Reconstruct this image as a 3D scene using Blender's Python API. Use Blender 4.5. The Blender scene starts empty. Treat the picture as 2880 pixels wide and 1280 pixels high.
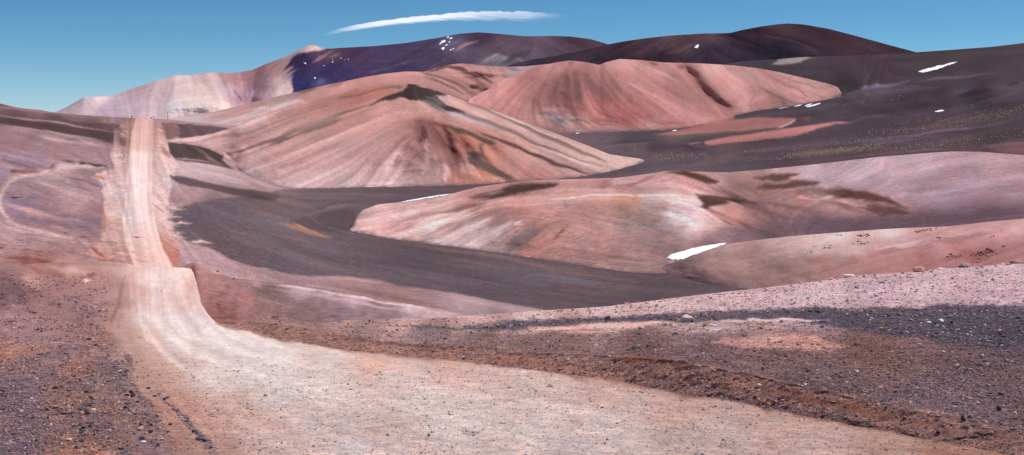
import bpy, math, random
import numpy as np
rng = np.random.default_rng(7)
random.seed(7)
C = bpy.context.scene.collection
# ---------------------------------------------------------------- survey frame
# Directions are measured with a theodolite-like frame at the viewpoint: u = azimuth coordinate,
# v = elevation coordinate; x = (u-CU)/F*d, z = H-(v-V0)/F*d at distance d.
F, CU, V0, H = 3751.0, 1440.0, 330.0, 2.6
def P(u, v, d):
    return (u-CU)/F*d, d, H-(v-V0)/F*d
# ---------------------------------------------------------------- raster tools
R = 0.5                       # raster cells per unit
U0, U1, W0, W1 = -100, 3060, 60, 1340
NW, NH = int((U1-U0)*R), int((W1-W0)*R)
UU, VV = np.meshgrid(U0+(np.arange(NW)+.5)/R, W0+(np.arange(NH)+.5)/R)
UU = UU.astype(np.float32); VV = VV.astype(np.float32)
def gblur1(a, s):
    if s <= 0: return a
    n = int(3*s)+1; k = np.exp(-.5*(np.arange(-n, n+1)/s)**2); k /= k.sum()
    return np.convolve(np.pad(a, n, mode='edge'), k, 'valid')
def blur2(a, s):
    for ax in (0, 1):
        n = max(1, int(2.5*s)); k = np.exp(-.5*(np.arange(-n, n+1)/s)**2); k /= k.sum()
        pad = [(0, 0)]*a.ndim; pad[ax] = (n, n); b = np.pad(a, pad, mode='edge'); o = 0
        for i, w in enumerate(k):
            sl = [slice(None)]*a.ndim; sl[ax] = slice(i, i+a.shape[ax]); o = o+b[tuple(sl)]*w
        a = o
    return a
def samp(a, y, x):
    y = np.clip(y, 0, a.shape[0]-1.001); x = np.clip(x, 0, a.shape[1]-1.001)
    yi = y.astype(np.int32); xi = x.astype(np.int32); fy = y-yi; fx = x-xi
    if a.ndim == 3: fy = fy[..., None]; fx = fx[..., None]
    return (a[yi, xi]*(1-fy)+a[yi+1, xi]*fy)*(1-fx)+(a[yi, xi+1]*(1-fy)+a[yi+1, xi+1]*fy)*fx
def rsamp(a, u, v):
    return samp(a, (v-W0)*R-.5, (u-U0)*R-.5)
def vnoise(x, y, seed):
    g = np.random.default_rng(seed).standard_normal((256, 256)).astype(np.float32)
    xi = np.floor(x).astype(np.int64); yi = np.floor(y).astype(np.int64); fx = x-xi; fy = y-yi
    fx = fx*fx*(3-2*fx); fy = fy*fy*(3-2*fy)
    a = g[yi & 255, xi & 255]; b = g[yi & 255, (xi+1) & 255]; c = g[(yi+1) & 255, xi & 255]; d = g[(yi+1) & 255, (xi+1) & 255]
    return (a*(1-fx)+b*fx)*(1-fy)+(c*(1-fx)+d*fx)*fy
def fbm(x, y, seed, octv=4, gain=.5):
    o = 0; a = 1; t = 0
    for i in range(octv):
        o = o+a*vnoise(x*2**i+17.3*i, y*2**i+5.1*i, seed+i); t += a*a; a *= gain
    return o/math.sqrt(t)
def sstep(x):
    x = np.clip(x, 0, 1); return x*x*(3-2*x)
def segdist(x, y, pts, closed=False, arc=False):
    pts = list(pts)
    if closed: pts = pts+[pts[0]]
    best = np.full(x.shape, 1e9, np.float32); q = np.zeros(x.shape, np.float32); tot = 0.
    for (ax, ay), (bx, by) in zip(pts[:-1], pts[1:]):
        dx, dy = bx-ax, by-ay; L = dx*dx+dy*dy+1e-9
        t = np.clip(((x-ax)*dx+(y-ay)*dy)/L, 0, 1)
        d = (x-ax-t*dx)**2+(y-ay-t*dy)**2
        if arc: m = d < best; q = np.where(m, tot+t*math.sqrt(L), q); tot += math.sqrt(L)
        best = np.minimum(best, d)
    if arc: return np.sqrt(best), q/tot
    return np.sqrt(best)
def inside(x, y, pts):
    r = np.zeros(x.shape, bool); n = len(pts)
    for i in range(n):
        ax, ay = pts[i]; bx, by = pts[(i+1) % n]
        if ay == by: continue
        r ^= ((ay > y) != (by > y)) & (x < (bx-ax)*(y-ay)/(by-ay)+ax)
    return r
def lin(c):
    c = np.asarray(c, np.float32)/255.
    return np.where(c <= .04045, c/12.92, ((c+.055)/1.055)**2.4)
def idw(x, y, pts, s=18., p=1.6):
    num = 0; den = 0
    for q in pts:
        w = 1/((x-q[0])**2+((y-q[1])*1.6)**2+s*s)**p
        den = den+w; num = num+w[..., None]*np.array(q[2:5], np.float32)
    return num/den[..., None]
def lic(flow, cell=1.0, steps=58, seed=3, box=None):
    """noise smeared along a direction field: reads as scree running down a slope"""
    num = 0; den = 0
    for (a, b, du, dv) in flow:
        w = 1/((UU-a)**2+(VV-b)**2+400.)**1.3
        n = math.hypot(du, dv); num = num+w[..., None]*np.array([du/n, dv/n], np.float32); den = den+w
    d = num/den[..., None]; d /= np.linalg.norm(d, axis=2, keepdims=True)+1e-6
    g = np.random.default_rng(seed)
    n0 = g.standard_normal((NH, NW)).astype(np.float32)
    n1 = blur2(g.standard_normal((NH, NW)).astype(np.float32), 1.6); n1 /= n1.std()
    n2 = blur2(g.standard_normal((NH, NW)).astype(np.float32), 4.5); n2 /= n2.std()
    n = np.stack([blur2(n0, .5), n1, n2], -1).astype(np.float32)
    y0, y1, x0, x1 = 0, NH, 0, NW
    if box:
        x0 = max(0, int((box[0]-U0)*R)-4); x1 = min(NW, int((box[2]-U0)*R)+4)
        y0 = max(0, int((box[1]-W0)*R)-4); y1 = min(NH, int((box[3]-W0)*R)+4)
    acc = n[y0:y1, x0:x1].copy(); gy, gx = np.mgrid[y0:y1, x0:x1].astype(np.float32)
    for sg in (1, -1):
        py, px = gy.copy(), gx.copy()
        for i in range(steps):
            yi = np.clip(py.astype(np.int32), 0, NH-1); xi = np.clip(px.astype(np.int32), 0, NW-1)
            dd = d[yi, xi]; px += sg*dd[..., 0]*1.3; py += sg*dd[..., 1]*1.3
            yi = np.clip(py.astype(np.int32), 0, NH-1); xi = np.clip(px.astype(np.int32), 0, NW-1)
            acc += n[yi, xi]*(1-.6*i/steps)
    acc = (acc-acc.mean((0, 1)))/acc.std((0, 1)); acc = acc[..., 0]*.36+acc[..., 1]*.6+acc[..., 2]*.68
    o = np.zeros((NH, NW), np.float32); o[y0:y1, x0:x1] = acc
    return o
class Paint:
    """colour of the ground as it lies there (mineral bands, tracks, scree) with some shade painted in, in survey coordinates"""
    def __init__(s, pts, box, flow=None, seed=1, warp=4., lwarp=3., idws=18.):
        s.box = box; x0 = max(0, int((box[0]-U0)*R)); x1 = min(NW, int((box[2]-U0)*R))
        y0 = max(0, int((box[1]-W0)*R)); y1 = min(NH, int((box[3]-W0)*R))
        s.sl = (slice(y0, y1), slice(x0, x1)); s.o = (y0, x0)
        U, V = UU[s.sl], VV[s.sl]
        s.lic = lic(flow, seed=seed, box=box)[s.sl] if flow else np.zeros(U.shape, np.float32)
        n = lambda f, k: fbm(U/f, V/f*1.4, seed*31+k, 4)
        s.U = U+warp*n(60, 1)+lwarp*s.lic; s.V = V+.6*warp*n(60, 9)+.5*lwarp*s.lic
        s.col = idw(U+warp*1.2*n(90, 21), V+warp*.8*n(90, 33)+lwarp*1.2*s.lic, pts, idws)
        s.gr = np.zeros(U.shape, np.float32)
        s.U = s.U.astype(np.float32); s.V = s.V.astype(np.float32)
    def _ap(s, a, col, gr, sl):
        if col is not None:
            c = idw(s.U[sl], s.V[sl], col) if isinstance(col, list) else np.array(col, np.float32)
            s.col[sl] = s.col[sl]*(1-a[..., None])+c*a[..., None]
        if gr is not None: s.gr[sl] = s.gr[sl]*(1-a)+gr*a
    def _sl(s, pts, m):
        xs = [p[0] for p in pts]; ys = [p[1] for p in pts]
        f = lambda a, o, n: int(np.clip((a-o)*R, 0, n))
        x0 = f(min(xs)-m, U0, NW)-s.o[1]; x1 = f(max(xs)+m, U0, NW)-s.o[1]; y0 = f(min(ys)-m, W0, NH)-s.o[0]; y1 = f(max(ys)+m, W0, NH)-s.o[0]
        h, w = s.gr.shape
        return (slice(max(0, y0), min(h, max(0, y1))), slice(max(0, x0), min(w, max(0, x1))))
    def stroke(s, pts, w, col, a=1., soft=None, gr=None, w2=None, ws=1., tp=True):
        w = w*(getattr(s, 'wk', 1.) if w > 2.6 else 1.)
        soft = soft or w*1.1; sl = s._sl(pts, w+soft+22)
        if s.gr[sl].size == 0: return s
        wu = UU[s.sl][sl]+ws*(s.U[sl]-UU[s.sl][sl]); wv = VV[s.sl][sl]+ws*(s.V[sl]-VV[s.sl][sl])
        D, q = segdist(wu, wv, pts, arc=True)
        if tp:
            tt = np.clip(np.minimum(q, 1-q)*3.2, 0, 1)**.7; D = D+w*.75*(1-tt); a = a*1.22*(.45+.55*tt)*np.clip(1+.22*ws*s.lic[sl], .3, 1.3)
            a = np.minimum(a, 1.)
        ww = w
        if w2 is not None:
            tot = (s.U[sl]-pts[0][0])*(pts[-1][0]-pts[0][0])+(s.V[sl]-pts[0][1])*(pts[-1][1]-pts[0][1])
            L = (pts[-1][0]-pts[0][0])**2+(pts[-1][1]-pts[0][1])**2; ww = w+(w2-w)*np.clip(tot/L, 0, 1)
        s._ap(a*sstep((ww+soft*.5-D)/soft).astype(np.float32), col, gr, sl); return s
    def poly(s, pts, col, a=1., soft=6., gr=None, ws=1.):
        sl = s._sl(pts, soft+22)
        if s.gr[sl].size == 0: return s
        wu = UU[s.sl][sl]+ws*(s.U[sl]-UU[s.sl][sl]); wv = VV[s.sl][sl]+ws*(s.V[sl]-VV[s.sl][sl])
        D = segdist(wu, wv, pts, True); D = np.where(inside(wu, wv, pts), D, -D)
        s._ap(a*sstep(D/soft+.5).astype(np.float32), col, gr, sl); return s
    def done(s, streak=.10, mott=.05, seed=5, sat=.84, tint=(1.01, .985, 1.02)):
        lu = (s.col*np.array([.3, .55, .15])).sum(-1, keepdims=True); s.col = ((lu+(s.col-lu)*sat)*np.array(tint)).clip(0, 250)
        U, V = UU[s.sl], VV[s.sl]
        s.lit = streak*s.lic+mott*fbm(U/16, V/9, seed, 4)
        a = lin(s.col)
        hue = .22*streak*fbm(U/40, V/22, seed+50, 3)[..., None]*np.array([1, -.4, -.8], np.float32)
        s.alb = blur2((a*np.exp(s.lit)[..., None]*np.exp(hue)).astype(np.float32), .62); s.lic = blur2(s.lic, 2.); s.lic = s.lic/s.lic.std(); s.gr = blur2(s.gr, .5); return s
    def at(s, u, v):
        y = (v-W0)*R-.5-s.o[0]; x = (u-U0)*R-.5-s.o[1]
        return samp(s.alb, y, x), samp(s.gr, y, x), samp(s.lic, y, x)
# ---------------------------------------------------------------- terrain sheets
def pl(pts, u, sm=0.):
    x = [p[0] for p in pts]; y = [p[1] for p in pts]
    if sm <= 0: return np.interp(u, x, y)
    g = np.arange(-700, 3600, 2.); a = gblur1(np.interp(g, x, y), sm/2.)
    return np.interp(u, g, a)
GU = [-500, 0, 400, 560, 700, 1100, 1500, 1900, 2300, 2880, 3400]
_left = [(900, 170), (820, 235), (760, 270), (650, 310), (560, 390), (430, 500), (335, 640), (290, 750), (200, 1100)]
GT = [_left, _left, _left,
      [(900, 170), (820, 250), (700, 330), (600, 420), (530, 500), (460, 580), (400, 680), (345, 860), (200, 1800)],
      [(900, 190), (820, 280), (700, 350), (600, 470), (530, 600), (481, 720), (400, 1000), (345, 1300), (200, 2500)],
      [(900, 235), (820, 330), (700, 480), (600, 700), (530, 950), (480, 1150), (345, 2000), (200, 3500)],
      [(900, 225), (820, 330), (722, 440), (600, 650), (509, 1000), (440, 1250), (370, 1700), (345, 2000), (300, 2600), (200, 3800)],
      [(900, 215), (800, 330), (720, 420), (600, 620), (500, 950), (440, 1200), (370, 1600), (300, 2200), (230, 2800), (150, 3600)],
      [(900, 190), (800, 290), (700, 430), (600, 600), (500, 850), (461, 1000), (400, 1250), (300, 1750), (268, 2000), (200, 2600), (162, 3200), (120, 3600)],
      [(900, 180), (720, 300), (600, 500), (500, 750), (437, 950), (400, 1100), (300, 1500), (200, 2200), (121, 3200), (80, 3600)],
      [(900, 180), (720, 300), (600, 500), (500, 750), (437, 950), (400, 1100), (300, 1500), (200, 2200), (121, 3200), (80, 3600)]]
_gv = np.arange(60, 960, 4.); _gu = np.arange(-500, 3404, 8.)
_cols = np.array([np.interp(_gv, [p[0] for p in reversed(t)], [1./p[1] for p in reversed(t)]) for t in GT])
_tab = np.array([np.interp(_gu, GU, _cols[:, j]) for j in range(len(_gv))])
_tab = np.exp(blur2(np.log(_tab).astype(np.float64), 5.))
def Gd(u, v):
    return 1./samp(_tab, (np.asarray(v, float)-60)/4., (np.asarray(u, float)+500)/8.)
def cols(a, b, step, out=14.):
    if a < -700 or b > 3500:
        return np.concatenate([np.arange(a, -500, 40.), cols(-500, 3400, step, out), np.arange(3440, b, 40.)])
    m = np.arange(max(a, -25), min(b, 2905)+.1, step)
    l = np.arange(a, -24, out) if a < -24 else []
    r = np.arange(2904+out, b, out) if b > 2904 else []
    return np.concatenate([l, m, r])
MATS = {}
def new_mesh(name, V, Fq, col, gr, mat, smooth=True):
    me = bpy.data.meshes.new(name); n = len(V); m = len(Fq)
    me.vertices.add(n); me.vertices.foreach_set('co', np.ascontiguousarray(V, np.float32).ravel())
    k = Fq.shape[1]; me.loops.add(m*k); me.loops.foreach_set('vertex_index', np.ascontiguousarray(Fq, np.int32).ravel())
    me.polygons.add(m); me.polygons.foreach_set('loop_start', np.arange(0, m*k, k, dtype=np.int32))
    me.polygons.foreach_set('use_smooth', np.full(m, smooth))
    me.update(calc_edges=True)
    if col is not None:
        ca = me.color_attributes.new('Col', 'FLOAT_COLOR', 'POINT')
        ca.data.foreach_set('color', np.concatenate([col, np.ones((n, 1))], 1).astype(np.float32).ravel())
    if gr is not None:
        g = me.attributes.new('Gravel', 'FLOAT', 'POINT'); g.data.foreach_set('value', gr.astype(np.float32).ravel())
    if mat: me.materials.append(mat)
    o = bpy.data.objects.new(name, me); C.objects.link(o); return o
def tag(o, label=None, cat=None, group=None, kind=None):
    if label: o['label'] = label
    if cat: o['category'] = cat
    if group: o['group'] = group
    if kind: o['kind'] = kind
    return o
class Sheet: pass
def sheet(name, u, vb, vt, dfun, paint, mat, rows, back=(200., 60., 10), K=1.3, skirt=0., split=None, relief=None, crest=None, foot=None):
    """height field between the foot (vb) and the crest (vt) of a landform, with a far side behind the crest"""
    n = len(u); s = np.linspace(0, 1, rows)
    Uf = np.repeat(u[None], rows, 0); Vf = vb[None]+(vt-vb)[None]*s[:, None]
    D = dfun(Uf, Vf, np.repeat(s[:, None], n, 1))
    if crest is not None: Vf = Vf+crest[None]*np.exp(-(vt[None]-Vf)/2.5)*sstep((Vf-vb[None])/3)
    alb, gr, lc = paint.at(Uf, np.maximum(Vf, vt[None]+2.5))
    if foot is not None:
        fa = foot[1]*np.exp(-((vb[None]-Vf)/foot[0])**2)*np.clip(.75+.45*fbm(Uf/14, Vf/5, 640, 4), 0, 1)
        fc = Gp.at(Uf, vb[None]+3+(vb[None]-Vf)*.4)[0]; alb = alb*(1-fa[..., None])+fc*fa[..., None]
    if relief is not None: D = D+relief(Uf, Vf, D, lc, s[:, None])
    X, Y, Z = P(Uf, Vf, D)
    Wb, drop, nb = back
    b = (np.arange(1, nb+1)/nb)[:, None]
    if np.ndim(Wb): b = b**1.6; Db = D[-1][None]+b*Wb[None]; drop = drop[None]
    else: Db = D[-1][None]+b*Wb*(D[-1][None]/D[-1].mean())
    Zt = H-(Vf[-1:]-V0)/F*Db-drop*b**1.6
    Xb = (u[None]-CU)/F*Db
    ex = [(X, Y, Z)]
    V = np.stack([np.concatenate([X, Xb]), np.concatenate([Y, Db]), np.concatenate([Z, Zt])], -1)
    A = np.concatenate([alb, np.repeat(alb[-1:], nb, 0)]); G = np.concatenate([gr, np.repeat(gr[-1:], nb, 0)])
    if skirt:
        V0_ = V[:1].copy(); V0_[..., 2] -= skirt; V0_[..., 1] -= skirt*.9; V0_[..., 0] *= (V0_[..., 1]/V[:1][..., 1]); V = np.concatenate([V0_, V]); A = np.concatenate([A[:1], A]); G = np.concatenate([G[:1], G])
    r = V.shape[0]
    idx = np.arange(r*n).reshape(r, n)
    Fq = np.stack([idx[:-1, :-1], idx[:-1, 1:], idx[1:, 1:], idx[1:, :-1]], -1).reshape(-1, 4)
    Vv = V.reshape(-1, 3); Aa = np.clip(A.reshape(-1, 3)/np.array(K), 0, .9); Gg = G.reshape(-1)
    S = Sheet(); S.u, S.vb, S.vt, S.D, S.rows = u, vb, vt, D, rows; S.X, S.Y, S.Z = X, Y, Z; S.A = alb/np.array(K)
    S.objs = []
    sk = 1 if skirt else 0
    if split is not None:
        Uc = np.concatenate([Uf, np.full((nb, n), -9999.)]); Vc = np.concatenate([Vf, np.full((nb, n), -9999.)])
        if sk: Uc = np.concatenate([np.full((1, n), -9999.), Uc]); Vc = np.concatenate([np.full((1, n), -9999.), Vc])
        uc = (Uc[:-1, :-1]+Uc[1:, 1:]).ravel()/2; vc = (Vc[:-1, :-1]+Vc[1:, 1:]).ravel()/2
        left = np.ones(len(Fq), bool); parts = []
        for nm, poly in split:
            m = inside(uc, vc, poly) & left; left &= ~m; parts.append((nm, m))
        parts.append((name, left))
    else: parts = [(name, np.ones(len(Fq), bool))]
    # shared normals would break at cuts, so keep the smooth normals of the whole sheet
    for nm, m in parts:
        f = Fq[m]; used = np.unique(f); re = np.full(len(Vv), -1); re[used] = np.arange(len(used))
        o = new_mesh(nm, Vv[used], re[f], Aa[used], Gg[used], mat); tag(o, kind='structure')
        S.objs.append(o)
    return S
def on(S, u, v, extra=0.):
    """world point of the surface S seen in direction (u, v)"""
    u = np.atleast_1d(np.asarray(u, float)); v = np.atleast_1d(np.asarray(v, float))
    x = np.interp(u, S.u, np.arange(len(S.u)))
    vb = np.interp(u, S.u, S.vb); vt = np.interp(u, S.u, S.vt)
    y = (v-vb)/(vt-vb)*(S.rows-1)
    return np.stack([samp(S.X, y, x), samp(S.Y, y, x), samp(S.Z, y, x)], -1), samp(S.A, y, x)
GRAVEL_N = 95000
SKYR = [(.66, .84, 1.05, 1), (.49, .74, .94, 1), (.375, .67, .85, 1), (.33, .62, .80, 1), (.9, .95, 1., 1)]
KG = dict(far=(.82, .90, .94), dark=(.78, .87, .94), G=(.88, .90, .98), ridge=(.86, .82, .92), red=(.65, .66, .76), cone=(.78, .79, .88), mid=(.73, .74, .83), right=(.67, .67, .77), slope=(.97, .97, 1.06), near=(.88, .83, .88))
# ---------------------------------------------------------------- materials
def mat(name, cell, grain=.25, speck=.0, bump=.0, stones=False, cell2=None):
    m = bpy.data.materials.new(name); m.use_nodes = True; nt = m.node_tree; N = nt.nodes; L = nt.links; N.clear()
    out = N.new('ShaderNodeOutputMaterial'); bs = N.new('ShaderNodeBsdfDiffuse'); bs.inputs['Roughness'].default_value = .6
    L.new(bs.outputs[0], out.inputs[0])
    at = N.new('ShaderNodeAttribute'); at.attribute_name = 'Col'
    geo = N.new('ShaderNodeNewGeometry')
    def noise(scale, det):
        n = N.new('ShaderNodeTexNoise'); n.inputs['Scale'].default_value = scale; n.inputs['Detail'].default_value = det
        n.inputs['Roughness'].default_value = .65; L.new(geo.outputs['Position'], n.inputs['Vector']); return n
    def math_(op, a, b):
        n = N.new('ShaderNodeMath'); n.operation = op
        for i, x in enumerate((a, b)):
            if isinstance(x, (int, float)): n.inputs[i].default_value = x
            else: L.new(x, n.inputs[i])
        return n.outputs[0]
    n1 = noise(1/cell, 4.); n2 = noise(1/(cell*11), 4.)
    f = math_('ADD', math_('MULTIPLY', math_('SUBTRACT', n1.outputs['Fac'], .5), grain*2.4), 1.)
    f2 = math_('ADD', math_('MULTIPLY', math_('SUBTRACT', n2.outputs['Fac'], .5), grain*1.9), 1.)
    f = math_('MULTIPLY', f, f2)
    sc = N.new('ShaderNodeVectorMath'); sc.operation = 'SCALE'; L.new(at.outputs['Color'], sc.inputs[0]); L.new(f, sc.inputs['Scale'])
    col = sc.outputs[0]
    if speck:
        v = N.new('ShaderNodeTexVoronoi'); v.inputs['Scale'].default_value = 1/(cell*2.2); L.new(geo.outputs['Position'], v.inputs['Vector'])
        sx = N.new('ShaderNodeSeparateColor'); L.new(v.outputs['Color'], sx.inputs[0])
        k = math_('MULTIPLY', math_('LESS_THAN', v.outputs['Distance'], .33), math_('GREATER_THAN', sx.outputs[0], 1-speck))
        mx = N.new('ShaderNodeMix'); mx.data_type = 'RGBA'; L.new(math_('MULTIPLY', k, .75), mx.inputs[0]); L.new(col, mx.inputs[6]); mx.inputs[7].default_value = (.55, .45, .4, 1)
        col = mx.outputs[2]
    if stones:
        ga = N.new('ShaderNodeAttribute'); ga.attribute_name = 'Gravel'
        for sc_, lo, hi, k in ((cell*9., .55, 1.4, .6), (cell*1.1, .3, 1.75, 1.), (cell*3., .45, 1.5, .8)):
            v = N.new('ShaderNodeTexVoronoi'); v.inputs['Scale'].default_value = 1/sc_; v.inputs['Randomness'].default_value = 1.
            wn = N.new('ShaderNodeVectorMath'); wn.operation = 'MULTIPLY'; wn.inputs[1].default_value = (1, 1, 1.6); L.new(geo.outputs['Position'], wn.inputs[0])
            L.new(wn.outputs[0], v.inputs['Vector'])
            cr = N.new('ShaderNodeSeparateColor'); L.new(v.outputs['Color'], cr.inputs[0])
            ramp = N.new('ShaderNodeValToRGB'); L.new(cr.outputs[0], ramp.inputs[0]); ramp.color_ramp.interpolation = 'LINEAR'
            e = ramp.color_ramp.elements; e[0].position = 0; e[0].color = (lo*.9, lo*.95, lo*1.15, 1); e[1].position = 1; e[1].color = (hi*1.05, hi*.97, hi*.95, 1)
            for p_, c_ in ((.25, (.62, .66, .78)), (.5, (.95, .95, 1.)), (.7, (1.12, 1., .92)), (.88, (1.3, 1.1, 1.))):
                x = e.new(p_); x.color = c_+(1,)
            mu = N.new('ShaderNodeMix'); mu.data_type = 'RGBA'; mu.blend_type = 'MULTIPLY'
            L.new(math_('MULTIPLY', ga.outputs['Fac'], k), mu.inputs[0]); L.new(col, mu.inputs[6]); L.new(ramp.outputs[0], mu.inputs[7]); col = mu.outputs[2]
            mu.clamp_factor = True; mu.clamp_result = False
            lastv = v
    L.new(col, bs.inputs['Color'])
    if bump:
        b = N.new('ShaderNodeBump'); b.inputs['Strength'].default_value = 1.; b.inputs['Distance'].default_value = bump
        h = n1.outputs['Fac']
        if stones: h = math_('ADD', h, math_('MULTIPLY', math_('SUBTRACT', .6, lastv.outputs['Distance']), math_('MULTIPLY', ga.outputs['Fac'], 1.2)))
        L.new(h, b.inputs['Height']); L.new(b.outputs[0], bs.inputs['Normal'])
    return m
M_near = mat('stony_ground', .022, .36, bump=.012, stones=True)
M_slope = mat('earth_slope', .08, .3, speck=.03, bump=.02, stones=True)
M_plain = mat('plain_gravel', .17, .3, speck=.02, bump=.05, stones=True)
M_hill = mat('scree_hill', .28, .24, speck=.01, bump=.1, stones=True)
M_far = mat('mountain_rock', 14., .28, bump=3.)
def simple(name, rough=.9, fine=.02, grain=.4, attr=True, color=None, bump=.004):
    m = bpy.data.materials.new(name); m.use_nodes = True; nt = m.node_tree; N = nt.nodes; L = nt.links
    bs = N['Principled BSDF']; bs.inputs['Roughness'].default_value = rough; bs.inputs['Specular IOR Level'].default_value = .15
    tc = N.new('ShaderNodeTexCoord'); n = N.new('ShaderNodeTexNoise'); n.inputs['Scale'].default_value = 1/fine; n.inputs['Detail'].default_value = 5
    L.new(tc.outputs['Object'], n.inputs['Vector'])
    mr = N.new('ShaderNodeMapRange'); mr.inputs[1].default_value = .3; mr.inputs[2].default_value = .7; mr.inputs[3].default_value = 1-grain; mr.inputs[4].default_value = 1+grain*.6
    L.new(n.outputs['Fac'], mr.inputs[0]); sc = N.new('ShaderNodeVectorMath'); sc.operation = 'SCALE'
    if attr:
        at = N.new('ShaderNodeAttribute'); at.attribute_name = 'Col'; L.new(at.outputs['Color'], sc.inputs[0])
    else: sc.inputs[0].default_value = color
    L.new(mr.outputs[0], sc.inputs['Scale']); L.new(sc.outputs[0], bs.inputs['Base Color'])
    if bump:
        b = N.new('ShaderNodeBump'); b.inputs['Distance'].default_value = bump; L.new(n.outputs['Fac'], b.inputs['Height']); L.new(b.outputs[0], bs.inputs['Normal'])
    return m
# ================================================================ LAYER DATA
STEP = 2.
# ---- far pale mountain with the purple shoulder
rL1 = [(60, 345), (112, 330), (155, 316), (190, 300), (235, 273), (280, 272), (320, 268), (373, 248), (440, 228), (489, 212), (541, 211), (574, 205), (630, 204), (656, 206), (712, 196), (749, 179), (801, 160), (839, 142), (861, 130), (872, 127), (891, 129), (900, 134), (925, 137), (951, 135), (1048, 130), (1141, 121), (1234, 106), (1290, 95), (1346, 91), (1402, 95), (1477, 102), (1554, 101), (1607, 103), (1661, 110), (1709, 124), (1760, 140), (1850, 175)]
pL1 = [(170, 310, 190, 165, 180), (240, 290, 200, 175, 185), (270, 285, 222, 200, 205), (300, 300, 178, 150, 172), (320, 325, 172, 145, 170), (350, 310, 185, 165, 178), (400, 260, 185, 155, 165), (480, 230, 205, 180, 180), (460, 275, 195, 168, 178), (500, 300, 212, 196, 200), (540, 290, 225, 210, 200), (560, 250, 222, 195, 188), (580, 280, 225, 205, 200), (620, 300, 220, 200, 195), (600, 230, 200, 170, 175), (635, 250, 195, 165, 178), (660, 220, 168, 122, 132), (700, 230, 158, 108, 125), (690, 280, 155, 112, 140), (740, 250, 150, 105, 125), (780, 190, 175, 130, 130), (790, 240, 200, 165, 165), (760, 270, 190, 165, 175), (800, 265, 215, 195, 190), (872, 131, 222, 190, 185), (905, 139, 205, 175, 170), (830, 150, 185, 145, 148), (720, 205, 165, 118, 120)]
fL1 = [(250, 300, 1, 1.2), (450, 250, -.5, 1), (560, 250, .6, 1), (620, 240, .55, 1), (680, 230, .25, 1), (700, 260, 0, 1), (740, 240, -.7, 1), (790, 200, -1, .9), (950, 200, -1, .55), (1100, 180, -1, .5), (1250, 150, -1, .6), (1400, 130, -1, .5), (1600, 120, 1, .5), (350, 300, .3, 1)]
A = Paint(pL1, (60, 75, 1860, 360), fL1, seed=11, warp=3, lwarp=3.5)
pur = [(832, 168, 62, 46, 92), (850, 240, 50, 50, 112), (900, 200, 58, 48, 98), (950, 200, 60, 50, 102), (1000, 150, 75, 54, 92), (1100, 170, 74, 60, 100), (1200, 150, 80, 65, 100), (1280, 130, 96, 88, 122), (1350, 100, 72, 52, 76), (1250, 180, 85, 70, 100), (1400, 140, 95, 75, 92), (1400, 170, 112, 108, 126), (1500, 120, 85, 65, 82), (1600, 110, 80, 60, 76), (1480, 160, 90, 75, 90), (1120, 200, 68, 58, 105), (930, 150, 92, 62, 88), (900, 245, 62, 66, 118)]
A.poly([(816, 161), (840, 151), (880, 144), (913, 139), (930, 120), (1100, 80), (1900, 80), (1900, 350), (800, 350), (826, 285), (829, 258), (825, 226), (834, 212), (812, 226), (835, 196), (806, 208), (820, 186), (796, 196)], pur, 1, 7)
for q, w, c, a in [([(940, 142), (905, 162), (880, 178)], 4, (150, 105, 115), .7), ([(960, 150), (925, 165)], 3, (130, 90, 105), .6), ([(1345, 112), (1310, 128), (1275, 145)], 3.5, (170, 130, 135), .8), ([(1300, 115), (1240, 135)], 3, (120, 105, 135), .5), ([(1180, 165), (1100, 185), (1030, 205)], 2.5, (115, 95, 120), .6), ([(1390, 100), (1420, 130), (1400, 155)], 3, (105, 85, 100), .5), ([(1350, 175), (1400, 155), (1450, 170)], 7, (150, 145, 158), .55), ([(1440, 160), (1480, 172)], 5, (140, 132, 145), .5), ([(895, 235), (915, 225)], 8, (85, 90, 140), .5), ([(1500, 145), (1450, 158), (1400, 182)], 8, (75, 62, 75), .6), ([(665, 265), (690, 290)], 2.2, (85, 60, 85), .8), ([(650, 245), (668, 268)], 1.5, (90, 65, 85), .6), ([(685, 215), (692, 250), (696, 288)], 3, (190, 150, 150), .6), ([(725, 235), (708, 265), (700, 292)], 2.5, (205, 180, 190), .6)]:
    A.stroke(q, w, c, a)
A.done(.11, .02, 71, .72, (1.03, 1.01, 1.0))
# ---- dark mountain on the right
rL2 = [(1400, 200), (1430, 184), (1500, 167), (1560, 158), (1607, 148), (1650, 140), (1709, 125), (1757, 116), (1820, 107), (1886, 100), (1982, 94), (2052, 93), (2089, 84), (2143, 74), (2190, 68), (2218, 66), (2261, 69), (2330, 81), (2411, 102), (2491, 124), (2577, 147), (2660, 168), (2800, 190)]
pL2 = [(1700, 150, 62, 50, 62), (1800, 140, 72, 55, 64), (1900, 120, 88, 66, 70), (2000, 110, 76, 58, 66), (2000, 150, 50, 42, 58), (2200, 90, 72, 52, 58), (2200, 130, 46, 40, 56), (2350, 110, 68, 48, 55), (2300, 150, 60, 48, 60), (2500, 135, 66, 49, 56), (1500, 180, 60, 50, 66), (1600, 165, 65, 52, 66), (2150, 160, 50, 44, 60), (1950, 98, 85, 62, 70), (2080, 100, 60, 46, 56), (2420, 150, 70, 54, 62), (1850, 165, 50, 40, 52), (1750, 170, 46, 38, 50)]
fL2 = [(1600, 160, -1, .5), (1800, 130, -1, .5), (1950, 120, -1, .5), (2050, 140, .9, .4), (2200, 110, 1, .35), (2400, 120, 1, .35), (2550, 150, 1, .3)]
B = Paint(pL2, (1400, 60, 2820, 300), fL2, seed=12, warp=4)
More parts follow.
